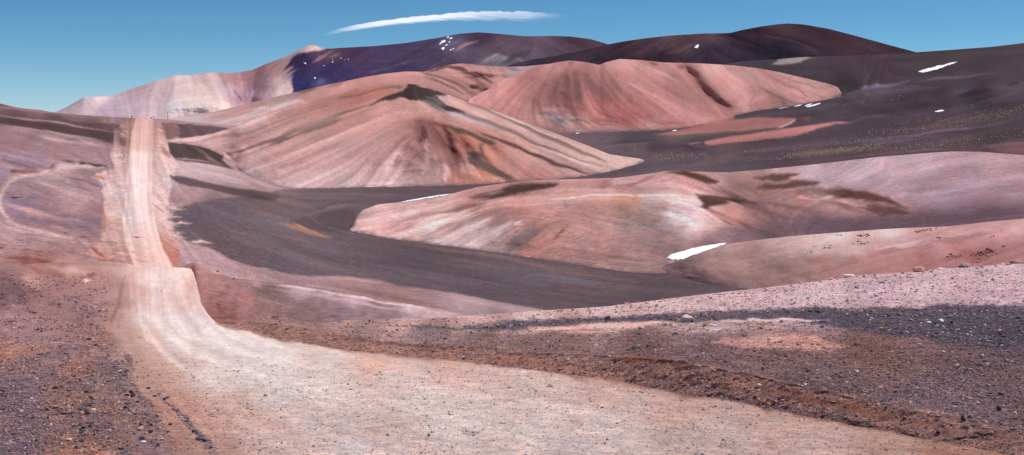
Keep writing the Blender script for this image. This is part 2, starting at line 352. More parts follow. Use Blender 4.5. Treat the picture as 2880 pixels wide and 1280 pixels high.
for q, w, c, a in [([(1955, 122), (1900, 140), (1860, 150)], 5, (115, 90, 95), .5), ([(1900, 115), (1850, 140), (1835, 152)], 3, (105, 78, 82), .5), ([(2140, 97), (2200, 108), (2260, 125), (2295, 138)], 2.5, (105, 82, 92), .6), ([(2260, 128), (2310, 150)], 3, (100, 78, 85), .5), ([(2050, 97), (2120, 120), (2200, 150), (2320, 165)], 6, (40, 34, 48), .5), ([(2150, 75), (2100, 95), (2000, 108)], 5, (52, 40, 50), .5), ([(1830, 100), (1780, 125), (1700, 150)], 3, (90, 70, 74), .5)]:
    B.stroke(q, w, c, a)
B.done(.15, .04, 72, .8)
# ---- back red hills
rL4 = [(1318, 279), (1340, 268), (1376, 250), (1399, 230), (1460, 207), (1510, 188), (1567, 175), (1602, 170), (1655, 176), (1686, 183), (1700, 176), (1741, 166), (1800, 169), (1870, 176), (1929, 177), (1982, 179), (2062, 184), (2132, 192), (2196, 204), (2277, 223), (2330, 236), (2357, 245), (2366, 262)]
bL4 = [(1318, 282), (1330, 330), (1380, 350), (1500, 360), (1560, 371), (1607, 374), (1687, 370), (1848, 366), (1960, 353), (2020, 338), (2075, 322), (2140, 311), (2223, 302), (2304, 285), (2350, 272), (2366, 265)]
pL4 = [(1560, 190, 198, 138, 130), (1600, 185, 185, 125, 118), (1615, 215, 145, 94, 90), (1650, 240, 135, 86, 84), (1620, 265, 145, 90, 87), (1560, 240, 165, 105, 98), (1560, 280, 158, 98, 94), (1500, 280, 165, 108, 102), (1480, 240, 178, 115, 110), (1450, 250, 188, 122, 116), (1400, 250, 192, 130, 122), (1350, 268, 196, 132, 126), (1430, 290, 198, 135, 128), (1470, 310, 175, 120, 115), (1620, 300, 168, 98, 90), (1700, 220, 172, 112, 105), (1700, 265, 158, 98, 92), (1700, 300, 178, 98, 88), (1700, 340, 178, 100, 92), (1760, 330, 172, 92, 85), (1800, 300, 182, 112, 105), (1850, 260, 178, 118, 112), (1780, 240, 178, 118, 112), (1900, 330, 190, 125, 120), (1950, 320, 180, 122, 116), (2010, 335, 195, 132, 126), (1550, 325, 200, 150, 142), (1600, 340, 205, 152, 144), (1650, 355, 190, 128, 120), (1850, 355, 182, 125, 122), (1700, 366, 178, 132, 130), (1740, 185, 202, 140, 132), (1850, 200, 198, 135, 128), (1900, 220, 172, 114, 108), (1950, 240, 168, 110, 104), (1990, 268, 160, 104, 98), (2000, 200, 202, 145, 136), (2080, 220, 200, 143, 135), (2050, 260, 194, 134, 128), (2150, 240, 197, 138, 130), (2150, 290, 192, 128, 120), (2250, 250, 198, 143, 137), (2320, 262, 194, 140, 134), (2200, 290, 178, 120, 114), (2090, 300, 196, 138, 130), (2020, 300, 170, 112, 106)]
fL4 = [(1400, 250, -1, .8), (1480, 230, -1, .8), (1560, 220, -.6, 1), (1560, 320, .7, 1), (1620, 250, .1, 1), (1620, 330, .5, 1), (1700, 250, .7, 1), (1800, 260, 1, .7), (1900, 250, 1, .62), (1950, 310, 1, .5), (1850, 190, 1, .5), (1950, 220, .6, 1), (2010, 290, .7, 1), (2080, 230, 1, .65), (2200, 230, 1, .4), (2250, 270, 1, .4), (2150, 290, -1, .2), (1700, 360, 1, -.05)]
Dp = Paint(pL4, (1300, 160, 2380, 400), fL4, seed=14, warp=4, lwarp=5.5)
for q, w, c, a in [([(1923, 186), (1945, 215), (1962, 245), (1995, 275), (2040, 306)], 7, (150, 98, 92), .55), ([(1980, 238), (2010, 262), (2042, 300)], 3, (115, 72, 68), .7), ([(1905, 186), (1930, 192)], 6, (140, 92, 86), .7), ([(1817, 172), (1845, 180)], 3, (120, 75, 68), .8), ([(1595, 200), (1640, 215), (1680, 250), (1720, 290)], 10, (130, 84, 82), .55), ([(1600, 205), (1580, 240), (1560, 280)], 9, (140, 90, 86), .5), ([(1610, 205), (1625, 250), (1640, 300)], 9, (122, 78, 78), .55), ([(1720, 215), (1800, 250), (1880, 290), (1960, 328)], 2.5, (205, 150, 140), .3), ([(1700, 235), (1790, 275), (1880, 320)], 2, (150, 98, 92), .5), ([(1800, 180), (1880, 215), (1920, 240)], 3, (212, 155, 146), .6), ([(1530, 325), (1560, 335), (1600, 360), (1640, 370)], 5, (225, 190, 178), .8), ([(1560, 325), (1600, 345), (1620, 362)], 3, (225, 192, 180), .8), ([(1600, 328), (1640, 345), (1665, 362)], 2.5, (222, 182, 170), .7), ([(1620, 325), (1660, 340), (1690, 360)], 2, (215, 165, 152), .7), ([(2140, 205), (2200, 235), (2260, 262), (2290, 280)], 2.5, (160, 105, 98), .7), ([(2120, 240), (2180, 268), (2240, 295)], 3.5, (150, 98, 90), .6), ([(2150, 200), (2230, 225), (2330, 252)], 2, (160, 108, 100), .6), ([(1780, 320), (1850, 345), (1950, 345)], 4, (165, 85, 78), .4), ([(1500, 358), (1700, 369), (1850, 364), (1990, 350)], 3, (165, 125, 125), .6)]:
    Dp.stroke(q, w, c, a)
Dp.gr[:] = 0.3; Dp.done(.11, .025, 74, .74)
# ---- long ridge behind the cone
rL5 = [(425, 333.5), (440, 333), (485, 331), (560, 319), (600, 315), (675, 297), (768, 274), (824, 261), (861, 252), (917, 239), (973, 228), (1029, 216), (1085, 207), (1141, 201), (1193, 202), (1216, 194), (1253, 183), (1290, 179), (1309, 179), (1365, 185), (1421, 188), (1477, 187), (1540, 180), (1600, 178), (1660, 190)]
bL5 = [(425, 335), (440, 336), (485, 343), (560, 351), (653, 361), (750, 380), (1000, 385), (1400, 380), (1660, 380)]
pL5 = [(460, 336, 175, 145, 150), (500, 336, 185, 160, 165), (600, 330, 190, 155, 155), (560, 345, 180, 158, 165), (650, 315, 188, 145, 142), (640, 348, 185, 158, 160), (700, 335, 190, 168, 176), (700, 300, 185, 138, 132), (750, 300, 168, 128, 124), (780, 330, 202, 172, 172), (850, 270, 152, 115, 108), (800, 285, 170, 130, 125), (900, 265, 172, 122, 115), (950, 250, 190, 130, 120), (1000, 240, 182, 126, 116), (1050, 230, 190, 130, 120), (1100, 220, 195, 135, 125), (1200, 215, 200, 142, 132), (1250, 225, 190, 135, 128), (1300, 230, 195, 140, 130), (1350, 250, 190, 135, 128), (1400, 210, 205, 152, 144), (1450, 195, 205, 165, 164), (1340, 195, 200, 145, 136), (1300, 270, 180, 135, 128), (850, 310, 190, 155, 155), (920, 290, 180, 130, 120), (900, 325, 195, 160, 158), (1000, 270, 185, 130, 120)]
fL5 = [(500, 335, 1, -.08), (600, 330, 1, -.15), (700, 320, 1, -.22), (850, 280, 1, -.28), (1000, 240, 1, -.25), (1150, 215, 1, -.05), (1220, 220, 1, .5), (1280, 230, 1, .6), (1350, 220, 1, .7), (1400, 220, .2, 1), (1450, 195, 1, .2)]
E = Paint(pL5, (400, 170, 1680, 420), fL5, seed=15, warp=4, lwarp=5.5)
E.poly([(1200, 201), (1222, 193), (1253, 184), (1282, 185), (1306, 193), (1316, 204), (1300, 203), (1270, 195), (1240, 195), (1215, 201)], (98, 68, 60), .9, 5)
for q, w, c, a in [([(1190, 203), (1225, 215), (1250, 222), (1285, 235), (1330, 262)], 4, (125, 90, 80), .7), ([(1200, 216), (1240, 232), (1275, 250), (1310, 268)], 4.5, (128, 92, 84), .7), ([(1310, 204), (1350, 235), (1380, 262)], 3, (150, 108, 98), .6), ([(1342, 209), (1370, 224), (1388, 236)], 4.5, (122, 88, 78), .8), ([(1260, 215), (1320, 240), (1370, 262)], 3, (150, 110, 102), .5), ([(835, 263), (870, 256), (900, 250)], 6, (120, 85, 76), .7), ([(930, 246), (970, 238)], 6, (140, 102, 92), .7), ([(975, 258), (1020, 252)], 4, (135, 98, 88), .7), ([(600, 345), (700, 318), (800, 300), (880, 285)], 4, (212, 190, 195), .5), ([(560, 335), (680, 308), (780, 285)], 3, (165, 122, 118), .5), ([(700, 330), (800, 312), (900, 300)], 5, (215, 190, 190), .5), ([(640, 345), (760, 330), (860, 310)], 3, (160, 120, 116), .5), ([(1420, 192), (1480, 195)], 4, (205, 178, 180), .6)]:
    E.stroke(q, w, c, a)
E.gr[:] = 0.3; E.done(.13, .02, 75)
# ---- the big cone
rL6 = [(455, 399), (462, 397), (503, 390), (560, 383), (597, 376), (653, 360), (733, 324), (826, 293), (919, 272), (1012, 253), (1106, 238), (1145, 236), (1165, 237), (1197, 243), (1253, 264), (1309, 285), (1385, 310), (1478, 344), (1571, 378), (1664, 414), (1714, 434), (1768, 442), (1800, 446), (1812, 451)]
bL6 = [(455, 400), (477, 402), (520, 405), (578, 414), (634, 440), (664, 476), (720, 502), (783, 521), (826, 529), (896, 530), (1012, 526), (1199, 523), (1338, 519), (1450, 509), (1560, 504), (1661, 492), (1730, 480), (1779, 465), (1812, 453)]
dL6 = [(455, 1), (503, 15), (640, 60), (826, 190), (1000, 260), (1160, 300), (1400, 260), (1600, 150), (1750, 50), (1812, 2)]
pL6 = [(480, 398, 180, 150, 145), (600, 390, 188, 150, 145), (560, 402, 190, 155, 150), (700, 350, 182, 144, 138), (700, 380, 175, 132, 124), (650, 405, 188, 148, 142), (700, 430, 188, 148, 142), (680, 455, 185, 148, 142), (720, 490, 188, 155, 152), (800, 320, 172, 125, 115), (800, 360, 185, 142, 132), (800, 410, 188, 142, 133), (800, 450, 180, 138, 132), (800, 490, 195, 158, 152), (810, 520, 190, 160, 158), (900, 285, 170, 115, 104), (900, 320, 180, 128, 118), (900, 360, 178, 132, 122), (900, 400, 188, 144, 134), (900, 450, 190, 148, 142), (900, 490, 200, 165, 160), (900, 520, 196, 168, 165), (1000, 265, 168, 110, 98), (1000, 290, 182, 122, 108), (1000, 330, 180, 128, 118), (1000, 370, 190, 145, 135), (1000, 420, 182, 140, 134), (1000, 470, 190, 155, 150), (1000, 505, 200, 172, 168), (1060, 262, 190, 118, 98), (1080, 310, 195, 142, 130), (1100, 350, 190, 140, 130), (1100, 400, 178, 130, 124), (1080, 450, 172, 130, 126), (1150, 500, 195, 165, 160), (1100, 510, 185, 155, 150), (1130, 470, 175, 138, 134), (1150, 320, 198, 148, 135), (1200, 310, 192, 140, 126), (1260, 330, 185, 135, 120), (1300, 345, 190, 140, 126), (1200, 350, 150, 98, 88), (1250, 290, 185, 150, 138), (1290, 300, 205, 155, 142), (1350, 330, 205, 160, 148), (1450, 370, 202, 162, 148), (1520, 385, 195, 155, 142), (1550, 420, 180, 148, 135), (1620, 440, 190, 155, 142), (1700, 450, 198, 165, 148), (1780, 450, 202, 172, 158), (1700, 475, 190, 155, 142), (1300, 380, 172, 102, 86), (1300, 410, 186, 112, 92), (1250, 385, 160, 100, 88), (1350, 430, 178, 110, 90), (1400, 440, 190, 128, 108), (1400, 400, 182, 125, 108), (1450, 430, 195, 142, 128), (1450, 480, 192, 132, 118), (1500, 490, 188, 128, 115), (1500, 450, 198, 152, 138), (1560, 480, 190, 140, 128), (1600, 460, 195, 152, 140), (1200, 470, 195, 160, 152), (1250, 480, 205, 168, 158), (1220, 440, 185, 142, 132), (1300, 500, 188, 120, 100), (1350, 500, 180, 118, 98), (1320, 470, 205, 158, 142), (1200, 410, 160, 112, 106), (1240, 450, 158, 108, 100), (1180, 480, 185, 150, 145), (1160, 410, 168, 122, 116), (1210, 500, 195, 160, 152)]
fL6 = [(500, 398, 1, -.05), (600, 395, 1, -.25), (750, 360, 1, -.42), (720, 440, 1, -.35), (900, 300, 1, -.28), (850, 420, 1, -.45), (950, 380, 1, -.42), (1000, 300, 1, -.38), (1050, 280, 1, -.4), (1080, 380, 1, -.6), (900, 500, 1, -.45), (1050, 480, .6, -1), (1130, 450, .3, -1), (1160, 400, .5, -1), (1190, 370, 0, 1), (1210, 480, .25, 1), (1260, 430, .35, 1), (1290, 490, .3, 1), (1250, 350, 1, .3), (1230, 290, 1, .8), (1300, 340, 1, .45), (1350, 400, 1, .75), (1400, 470, .9, 1), (1380, 350, 1, .5), (1450, 400, 1, .6), (1550, 440, 1, .6), (1600, 410, 1, .5), (1680, 460, 1, .35), (1120, 300, 1, -.4), (1160, 260, .2, 1)]
G6 = Paint(pL6, (440, 220, 1830, 560), fL6, seed=16, warp=3.5, lwarp=6)
G6.wk = 1.3
g = (60, 49, 46)
G6.poly([(1139, 235), (1165, 239), (1205, 248), (1256, 267), (1228, 270), (1240, 285), (1263, 297), (1310, 316), (1263, 313), (1216, 297), (1170, 285), (1135, 276), (1100, 285), (1053, 296), (1077, 281), (1118, 264), (1132, 248)], g, 1., 4, ws=1.1)
for q, w, c, a in [([(1075, 286), (1059, 292), (1010, 306), (966, 321), (873, 356), (779, 393), (686, 425), (640, 433)], 5, (112, 90, 82), .85), ([(966, 321), (873, 352), (800, 380)], 8, (150, 115, 105), .5), ([(1139, 238), (1050, 247), (985, 262), (930, 276)], 2.2, (100, 70, 62), .9), ([(1120, 236), (1060, 243), (1000, 255)], 2, (110, 78, 70), .8), ([(940, 285), (860, 310), (780, 340), (700, 372), (560, 388)], 4, (150, 112, 104), .5),
        ([(1190, 285), (1230, 300), (1280, 318)], 8, (102, 96, 92), .7), ([(1230, 295), (1300, 320), (1380, 350), (1450, 375), (1520, 405)], 5, (140, 126, 124), .75), ([(1240, 308), (1300, 330), (1400, 365)], 4, (175, 160, 165), .5),
        ([(1310, 287), (1327, 293), (1421, 330), (1495, 362), (1560, 393), (1651, 436), (1719, 463)], 5.5, (128, 102, 92), .75), ([(1300, 318), (1400, 355), (1480, 390), (1560, 425), (1640, 458), (1700, 470)], 3, (135, 105, 96), .7), ([(1340, 372), (1400, 395), (1480, 425), (1548, 455), (1617, 481), (1671, 491)], 4, (98, 70, 64), .85), ([(1350, 300), (1450, 340), (1560, 385), (1660, 425)], 2.5, (212, 175, 162), .6), ([(1480, 400), (1600, 448), (1690, 480)], 3, (212, 178, 165), .5),
        ([(1265, 358), (1300, 374), (1345, 392), (1395, 406)], 6.5, (88, 72, 58), .9), ([(1290, 385), (1320, 400), (1360, 412)], 8, (184, 106, 84), .55), ([(1365, 408), (1345, 432), (1355, 458), (1400, 488), (1450, 508)], 9, (94, 76, 66), .85), ([(1330, 430), (1340, 455), (1380, 485)], 8, (105, 85, 74), .5),
        ([(1160, 345), (1190, 340), (1240, 350)], 6, (140, 92, 84), .6), ([(1188, 348), (1192, 372), (1186, 392)], 7, (118, 70, 64), .75), ([(1205, 350), (1225, 385), (1262, 420), (1288, 455), (1298, 480)], 8, (122, 78, 72), .7), ([(1235, 400), (1262, 440), (1280, 490), (1290, 515)], 5, (150, 100, 92), .5), ([(1195, 345), (1235, 352), (1270, 362)], 4, (112, 68, 62), .6), ([(1260, 350), (1225, 362), (1245, 385)], 4, (180, 90, 70), .4), ([(1175, 375), (1120, 410), (1090, 450)], 7, (150, 108, 102), .5), ([(1210, 400), (1205, 440), (1225, 490)], 6, (158, 118, 110), .5),
        ([(1240, 455), (1250, 480), (1262, 512)], 7, (212, 178, 168), .7), ([(1330, 468), (1345, 490), (1362, 505)], 6, (210, 150, 130), .6), ([(870, 525), (1000, 523), (1150, 520)], 6, (205, 178, 175), .5), ([(600, 392), (720, 350), (820, 320)], 5, (200, 165, 158), .5), ([(680, 470), (790, 440), (900, 400), (1000, 365)], 5, (205, 170, 162), .5)]:
    G6.stroke(q, w, c, min(1., a*1.2))
for q, w in [([(1158, 240), (1120, 262), (1085, 280), (1050, 296)], 5.5), ([(1150, 245), (1128, 270), (1095, 284)], 5), ([(1165, 242), (1215, 262), (1262, 272)], 4.5), ([(1170, 252), (1215, 280), (1262, 306), (1308, 317)], 5.5), ([(1150, 262), (1200, 270), (1235, 286)], 8)]:
    G6.stroke(q, w, (66, 54, 50), 1., ws=.7)
G6.stroke([(1205, 272), (1235, 290), (1262, 300)], 5, (96, 88, 84), .7)
G6.poly([(1168, 346), (1195, 338), (1228, 345), (1262, 400), (1292, 450), (1302, 500), (1262, 470), (1235, 425), (1205, 398), (1172, 398)], (128, 84, 78), .6, 14)
for q, w, c, a in [([(1192, 350), (1188, 385), (1180, 405)], 4, (104, 60, 56), .7), ([(1215, 350), (1240, 390), (1268, 425), (1290, 470)], 3.5, (106, 64, 60), .7), ([(1200, 392), (1196, 440), (1190, 500)], 5, (212, 180, 172), .5), ([(1140, 420), (1110, 460), (1085, 505)], 6, (208, 176, 170), .45), ([(1160, 400), (1135, 440), (1115, 480)], 4, (150, 110, 104), .5), ([(1222, 420), (1240, 465), (1250, 512)], 4, (150, 104, 98), .5)]:
    G6.stroke(q, w, c, a)
G6.gr[:] = 0.32; G6.done(.115, .02, 76, .76, (1.02, .985, 1.03))
# ---- the middle hill and the plateau to its right
rL8 = [(982, 646), (987, 640), (994, 625), (1002, 608), (1020, 591), (1063, 575), (1124, 569), (1203, 556), (1273, 544), (1343, 526), (1412, 516), (1482, 508), (1552, 505), (1645, 503), (1738, 500), (1808, 491), (1878, 480), (1925, 481), (1995, 484), (2046, 485), (2143, 477), (2196, 472), (2304, 461), (2464, 442), (2598, 431), (2679, 426), (2759, 427), (2880, 437), (3300, 470)]
bL8 = [(982, 647), (990, 649), (1000, 652), (1077, 667), (1226, 688), (1343, 702), (1459, 719), (1599, 740), (1700, 756), (1785, 768), (1900, 770), (2100, 725), (2300, 700), (2880, 670), (3300, 660)]
pL8 = [(1010, 600, 185, 150, 148), (1020, 640, 195, 158, 150), (1100, 600, 208, 172, 170), (1050, 615, 200, 165, 160), (1050, 650, 200, 160, 155), (1130, 580, 195, 155, 150), (1150, 600, 208, 180, 178), (1200, 570, 182, 142, 135), (1120, 630, 175, 130, 125), (1150, 655, 205, 168, 162), (1200, 640, 212, 182, 178), (1300, 685, 212, 185, 183), (1230, 675, 205, 175, 172), (1300, 620, 200, 155, 148), (1250, 600, 190, 150, 145), (1350, 560, 185, 130, 122), (1420, 580, 185, 132, 124), (1400, 610, 168, 122, 115), (1450, 600, 178, 128, 120), (1380, 650, 195, 175, 175), (1330, 650, 205, 180, 178), (1450, 680, 160, 125, 116), (1420, 700, 175, 150, 150), (1500, 700, 182, 118, 105), (1550, 650, 185, 135, 124), (1600, 600, 185, 135, 125), (1500, 640, 165, 118, 108), (1500, 560, 192, 142, 134), (1600, 560, 192, 148, 138), (1580, 520, 200, 145, 136), (1650, 520, 190, 140, 132), (1700, 530, 165, 122, 118), (1750, 525, 205, 158, 152), (1700, 548, 208, 162, 158), (1800, 500, 200, 152, 145), (1850, 520, 208, 155, 148), (1900, 505, 195, 140, 132), (1950, 530, 190, 132, 124), (1760, 562, 192, 135, 108), (1700, 570, 190, 140, 125), (1840, 560, 192, 168, 162), (1900, 558, 215, 188, 182), (1955, 572, 205, 178, 178), (1860, 580, 170, 140, 132), (1840, 600, 160, 132, 124), (1900, 605, 200, 182, 185), (1960, 605, 212, 180, 180), (1950, 635, 208, 182, 182), (2010, 625, 195, 162, 160), (1700, 620, 190, 142, 132), (1620, 650, 190, 142, 132), (1790, 620, 165, 138, 132), (1700, 680, 180, 132, 124), (1600, 700, 182, 132, 124), (1650, 720, 165, 125, 118), (1750, 720, 155, 118, 114), (1800, 740, 150, 115, 112), (1850, 660, 150, 120, 120), (1900, 700, 140, 108, 104), (1880, 740, 150, 115, 110), (2040, 655, 140, 108, 108), (2060, 600, 180, 128, 120), (2120, 620, 160, 112, 108), (2000, 500, 178, 138, 130), (2080, 520, 142, 106, 102), (2060, 550, 150, 112, 108), (2150, 570, 140, 105, 103), (2200, 600, 138, 104, 105), (2150, 650, 110, 85, 90), (2000, 690, 125, 95, 96), (2300, 630, 108, 84, 92), (2250, 560, 160, 115, 109), (2200, 535, 160, 115, 110), (2350, 565, 190, 140, 132), (2400, 585, 175, 128, 122), (2450, 615, 130, 100, 106), (2500, 570, 170, 136, 138), (2600, 615, 118, 92, 102), (2800, 600, 112, 88, 98), (2400, 500, 192, 165, 172), (2300, 500, 182, 155, 160), (2350, 525, 170, 140, 142), (2500, 480, 195, 165, 172), (2500, 530, 178, 148, 154), (2600, 450, 202, 170, 174), (2600, 550, 165, 135, 142), (2800, 460, 192, 158, 162), (2700, 500, 180, 146, 154), (2700, 560, 150, 120, 130), (2850, 540, 158, 128, 136), (2850, 490, 175, 142, 148), (2300, 478, 195, 165, 170), (2200, 480, 185, 150, 150), (2850, 600, 115, 90, 100), (2100, 490, 170, 128, 120)]
fL8 = [(1010, 620, 1, -.1), (1100, 600, 1, -.2), (1250, 560, 1, -.25), (1200, 640, 1, -.35), (1400, 540, 1, -.2), (1300, 650, 1, -.6), (1420, 660, 1, -.8), (1520, 660, 1, -.9), (1450, 590, 1, .1), (1500, 530, 1, -.05), (1650, 520, 1, -.05), (1800, 520, 1, -.3), (1850, 490, 1, -.25), (1930, 500, 1, .45), (1990, 520, 1, .5), (2000, 560, 1, .1), (1700, 560, 1, -.02), (1650, 620, 1, .4), (1600, 700, 1, .2), (1800, 600, 1, .5), (1900, 570, 1, .2), (1960, 620, 1, .8), (2050, 600, 1, .5), (2100, 640, 1, .3), (2200, 530, -1, .35), (2300, 540, -1, .35), (2400, 560, -1, .35), (2500, 600, -1, .3), (2600, 480, 1, -.2), (2700, 550, 1, -.15), (1750, 700, 1, .15), (2250, 490, 1, -.1)]
G8 = Paint(pL8, (960, 420, 3060, 790), fL8, seed=18, warp=3.5, lwarp=6)
G8.wk = 1.25
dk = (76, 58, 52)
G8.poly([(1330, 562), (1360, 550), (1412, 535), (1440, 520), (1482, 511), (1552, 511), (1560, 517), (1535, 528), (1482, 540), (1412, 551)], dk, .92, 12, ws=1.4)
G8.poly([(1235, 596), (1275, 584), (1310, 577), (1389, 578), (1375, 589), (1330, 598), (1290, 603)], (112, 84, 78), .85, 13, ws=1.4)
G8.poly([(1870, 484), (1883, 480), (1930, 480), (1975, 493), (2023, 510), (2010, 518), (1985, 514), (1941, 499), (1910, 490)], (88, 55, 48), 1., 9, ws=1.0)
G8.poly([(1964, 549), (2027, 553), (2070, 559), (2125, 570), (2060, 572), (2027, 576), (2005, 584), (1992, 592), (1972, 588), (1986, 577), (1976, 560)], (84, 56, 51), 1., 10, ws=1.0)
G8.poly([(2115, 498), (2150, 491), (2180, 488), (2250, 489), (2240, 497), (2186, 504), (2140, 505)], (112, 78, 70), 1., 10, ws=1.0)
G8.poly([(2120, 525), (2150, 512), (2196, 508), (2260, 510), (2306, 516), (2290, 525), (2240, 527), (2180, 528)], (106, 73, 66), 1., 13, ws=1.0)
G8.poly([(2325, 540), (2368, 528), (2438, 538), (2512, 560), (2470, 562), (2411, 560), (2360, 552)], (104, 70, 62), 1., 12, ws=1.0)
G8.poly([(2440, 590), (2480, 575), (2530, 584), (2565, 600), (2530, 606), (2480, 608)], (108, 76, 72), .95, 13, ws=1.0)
for q, w, c, a in [([(1990, 590), (2010, 600), (2044, 618), (2080, 630), (2125, 645)], 6, (110, 76, 72), .75), ([(2125, 568), (2200, 580), (2320, 600)], 5, (120, 86, 84), .5), ([(1505, 618), (1500, 645), (1470, 668), (1430, 690)], 10, (122, 108, 104), .75), ([(1600, 628), (1575, 655), (1548, 680)], 3, (138, 90, 78), .75), ([(1120, 636), (1180, 612), (1230, 600)], 6, (160, 115, 110), .5), ([(1060, 662), (1130, 648), (1200, 618)], 4, (165, 122, 116), .4), ([(1480, 615), (1440, 640), (1395, 680)], 4, (215, 198, 200), .6), ([(1460, 612), (1415, 640), (1370, 675)], 3, (215, 195, 198), .5), ([(1540, 640), (1500, 675), (1460, 710)], 6, (190, 125, 105), .5), ([(1560, 565), (1640, 555), (1750, 551), (1850, 548), (1970, 553)], 2.2, (225, 205, 203), .8), ([(1860, 488), (1800, 510), (1740, 528)], 3, (150, 100, 94), .5), ([(1890, 492), (1850, 508), (1790, 520)], 2.5, (225, 180, 172), .5), ([(1720, 508), (1700, 530), (1705, 545)], 8, (150, 108, 104), .5), ([(1980, 520), (2040, 545), (2090, 560)], 4, (130, 95, 92), .5), ([(2290, 560), (2350, 560), (2400, 572)], 5, (205, 152, 144), .6), ([(2200, 540), (2280, 536)], 5, (180, 130, 122), .5), ([(2360, 590), (2440, 600), (2480, 618)], 5, (175, 125, 118), .4), ([(2000, 600), (2060, 620), (2100, 650)], 6, (192, 132, 124), .5), ([(1610, 500), (1680, 500), (1740, 500)], 3, (215, 165, 155), .5), ([(1480, 512), (1640, 506)], 3, (205, 155, 146), .4), ([(1350, 618), (1450, 600), (1520, 604)], 6, (150, 106, 98), .4), ([(1780, 556), (1800, 560)], 9, (198, 130, 96), .5), ([(2150, 655), (2400, 640), (2600, 625), (2900, 600)], 18, (106, 80, 90), .7), ([(1830, 620), (1900, 640)], 7, (185, 172, 175), .4), ([(1650, 735), (1740, 735), (1900, 742)], 3, (185, 155, 152), .4)]:
    G8.stroke(q, w, c, a)
for q, w, c, a in [([(1350, 602), (1250, 628), (1150, 660)], 5, (228, 198, 190), .55), ([(1400, 606), (1310, 640), (1220, 684)], 6, (230, 200, 192), .6), ([(1440, 614), (1370, 650), (1300, 700)], 5, (226, 196, 188), .55), ([(1290, 598), (1190, 618), (1090, 645)], 4, (214, 184, 178), .5), ([(1370, 596), (1280, 626), (1180, 672)], 3, (165, 118, 112), .5), ([(1120, 590), (1060, 600), (1010, 612)], 4, (216, 188, 184), .5), ([(1240, 570), (1150, 590), (1060, 612)], 3.5, (214, 182, 176), .5), ([(2010, 520), (2080, 560), (2160, 600), (2260, 625)], 6, (104, 76, 76), .45), ([(2260, 545), (2360, 575), (2470, 612)], 5, (120, 86, 84), .45)]:
    G8.stroke(q, w, c, a)
G8.poly([(1880, 600), (1920, 590), (1965, 600), (1990, 622), (1985, 645), (1940, 650), (1895, 630)], (222, 192, 186), .5, 24)
G8.poly([(1850, 552), (1900, 549), (1960, 552), (1968, 570), (1930, 578), (1880, 570)], (226, 198, 190), .45, 18)
for q, w, c, a in [([(2130, 500), (2200, 498), (2250, 494)], 5, (100, 70, 64), .8), ([(2110, 530), (2190, 524), (2300, 522)], 6, (98, 68, 62), .7), ([(2200, 545), (2290, 538), (2380, 545)], 6, (120, 88, 84), .5), ([(2330, 548), (2420, 552), (2500, 566), (2560, 590)], 6, (96, 66, 60), .8), ([(2400, 580), (2480, 590), (2555, 602)], 6, (102, 72, 68), .7), ([(2250, 556), (2330, 558), (2390, 572), (2450, 586)], 4, (214, 162, 152), .6), ([(2150, 514), (2220, 512)], 3, (200, 156, 148), .5)]:
    G8.stroke(q, w, c, a)
G8.poly([(2060, 640), (2180, 610), (2300, 606), (2500, 612), (2700, 590), (3000, 560), (3000, 680), (2060, 700)], (106, 82, 90), .55, 40)  # shade under the right flank, painted into the ground colour
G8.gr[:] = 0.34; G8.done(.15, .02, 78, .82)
# ---- right-hand stony hill
rL9 = [(1850, 748), (1875, 744), (1920, 731), (1980, 706), (2039, 687), (2106, 678), (2218, 665), (2330, 656), (2479, 645), (2554, 641), (2666, 637), (2778, 624), (2880, 615), (3300, 585)]
bL9 = [(1850, 750), (1900, 778), (1960, 795), (2030, 805), (2125, 814), (2200, 825), (2400, 800), (2600, 785), (2880, 770), (3300, 740)]
pL9 = [(1890, 755, 150, 118, 112), (1950, 740, 150, 118, 112), (2000, 760, 150, 116, 110), (2000, 720, 165, 132, 126), (1960, 780, 130, 102, 102), (2100, 700, 165, 130, 122), (2200, 690, 200, 172, 165), (2200, 720, 172, 136, 130), (2200, 760, 155, 118, 112), (2300, 680, 205, 172, 168), (2300, 740, 162, 118, 112), (2400, 690, 200, 168, 163), (2400, 740, 158, 114, 108), (2500, 680, 185, 145, 143), (2600, 680, 178, 132, 132), (2500, 720, 162, 110, 106), (2700, 660, 190, 145, 143), (2800, 650, 190, 143, 140), (2860, 640, 195, 148, 146), (2700, 700, 165, 110, 108), (2600, 740, 162, 106, 104), (2800, 710, 158, 105, 104), (2880, 700, 165, 110, 108), (2450, 760, 160, 112, 106), (2500, 650, 222, 198, 194), (2350, 664, 212, 182, 178), (2150, 790, 160, 125, 118), (2050, 800, 135, 106, 106), (2600, 645, 195, 150, 148), (2100, 745, 158, 124, 118)]
fL9 = [(1950, 750, 1, -.3), (2150, 720, 1, -.35), (2300, 700, 1, -.3), (2500, 690, 1, -.25), (2700, 680, 1, -.3), (2850, 680, 1, -.3), (2050, 790, 1, .15), (2400, 760, 1, -.3)]
G9 = Paint(pL9, (1840, 570, 3060, 850), fL9, seed=19, warp=5, lwarp=5.5)
for q, w, c, a in [([(2290, 690), (2360, 672), (2420, 660)], 6, (222, 200, 192), .5), ([(2440, 700), (2530, 690), (2600, 668)], 6, (205, 175, 172), .5), ([(2440, 710), (2600, 695), (2700, 672), (2850, 650)], 5, (150, 105, 108), .5), ([(2640, 735), (2720, 725), (2780, 700)], 7, (150, 90, 88), .5), ([(2700, 715), (2780, 705)], 8, (148, 88, 84), .5), ([(2180, 720), (2300, 705), (2400, 700)], 5, (195, 170, 165), .4), ([(1920, 790), (2100, 812)], 8, (112, 92, 98), .7)]:
    G9.stroke(q, w, c, a)
G9.gr[:] = 0.4; G9.done(.09, .05, 79)
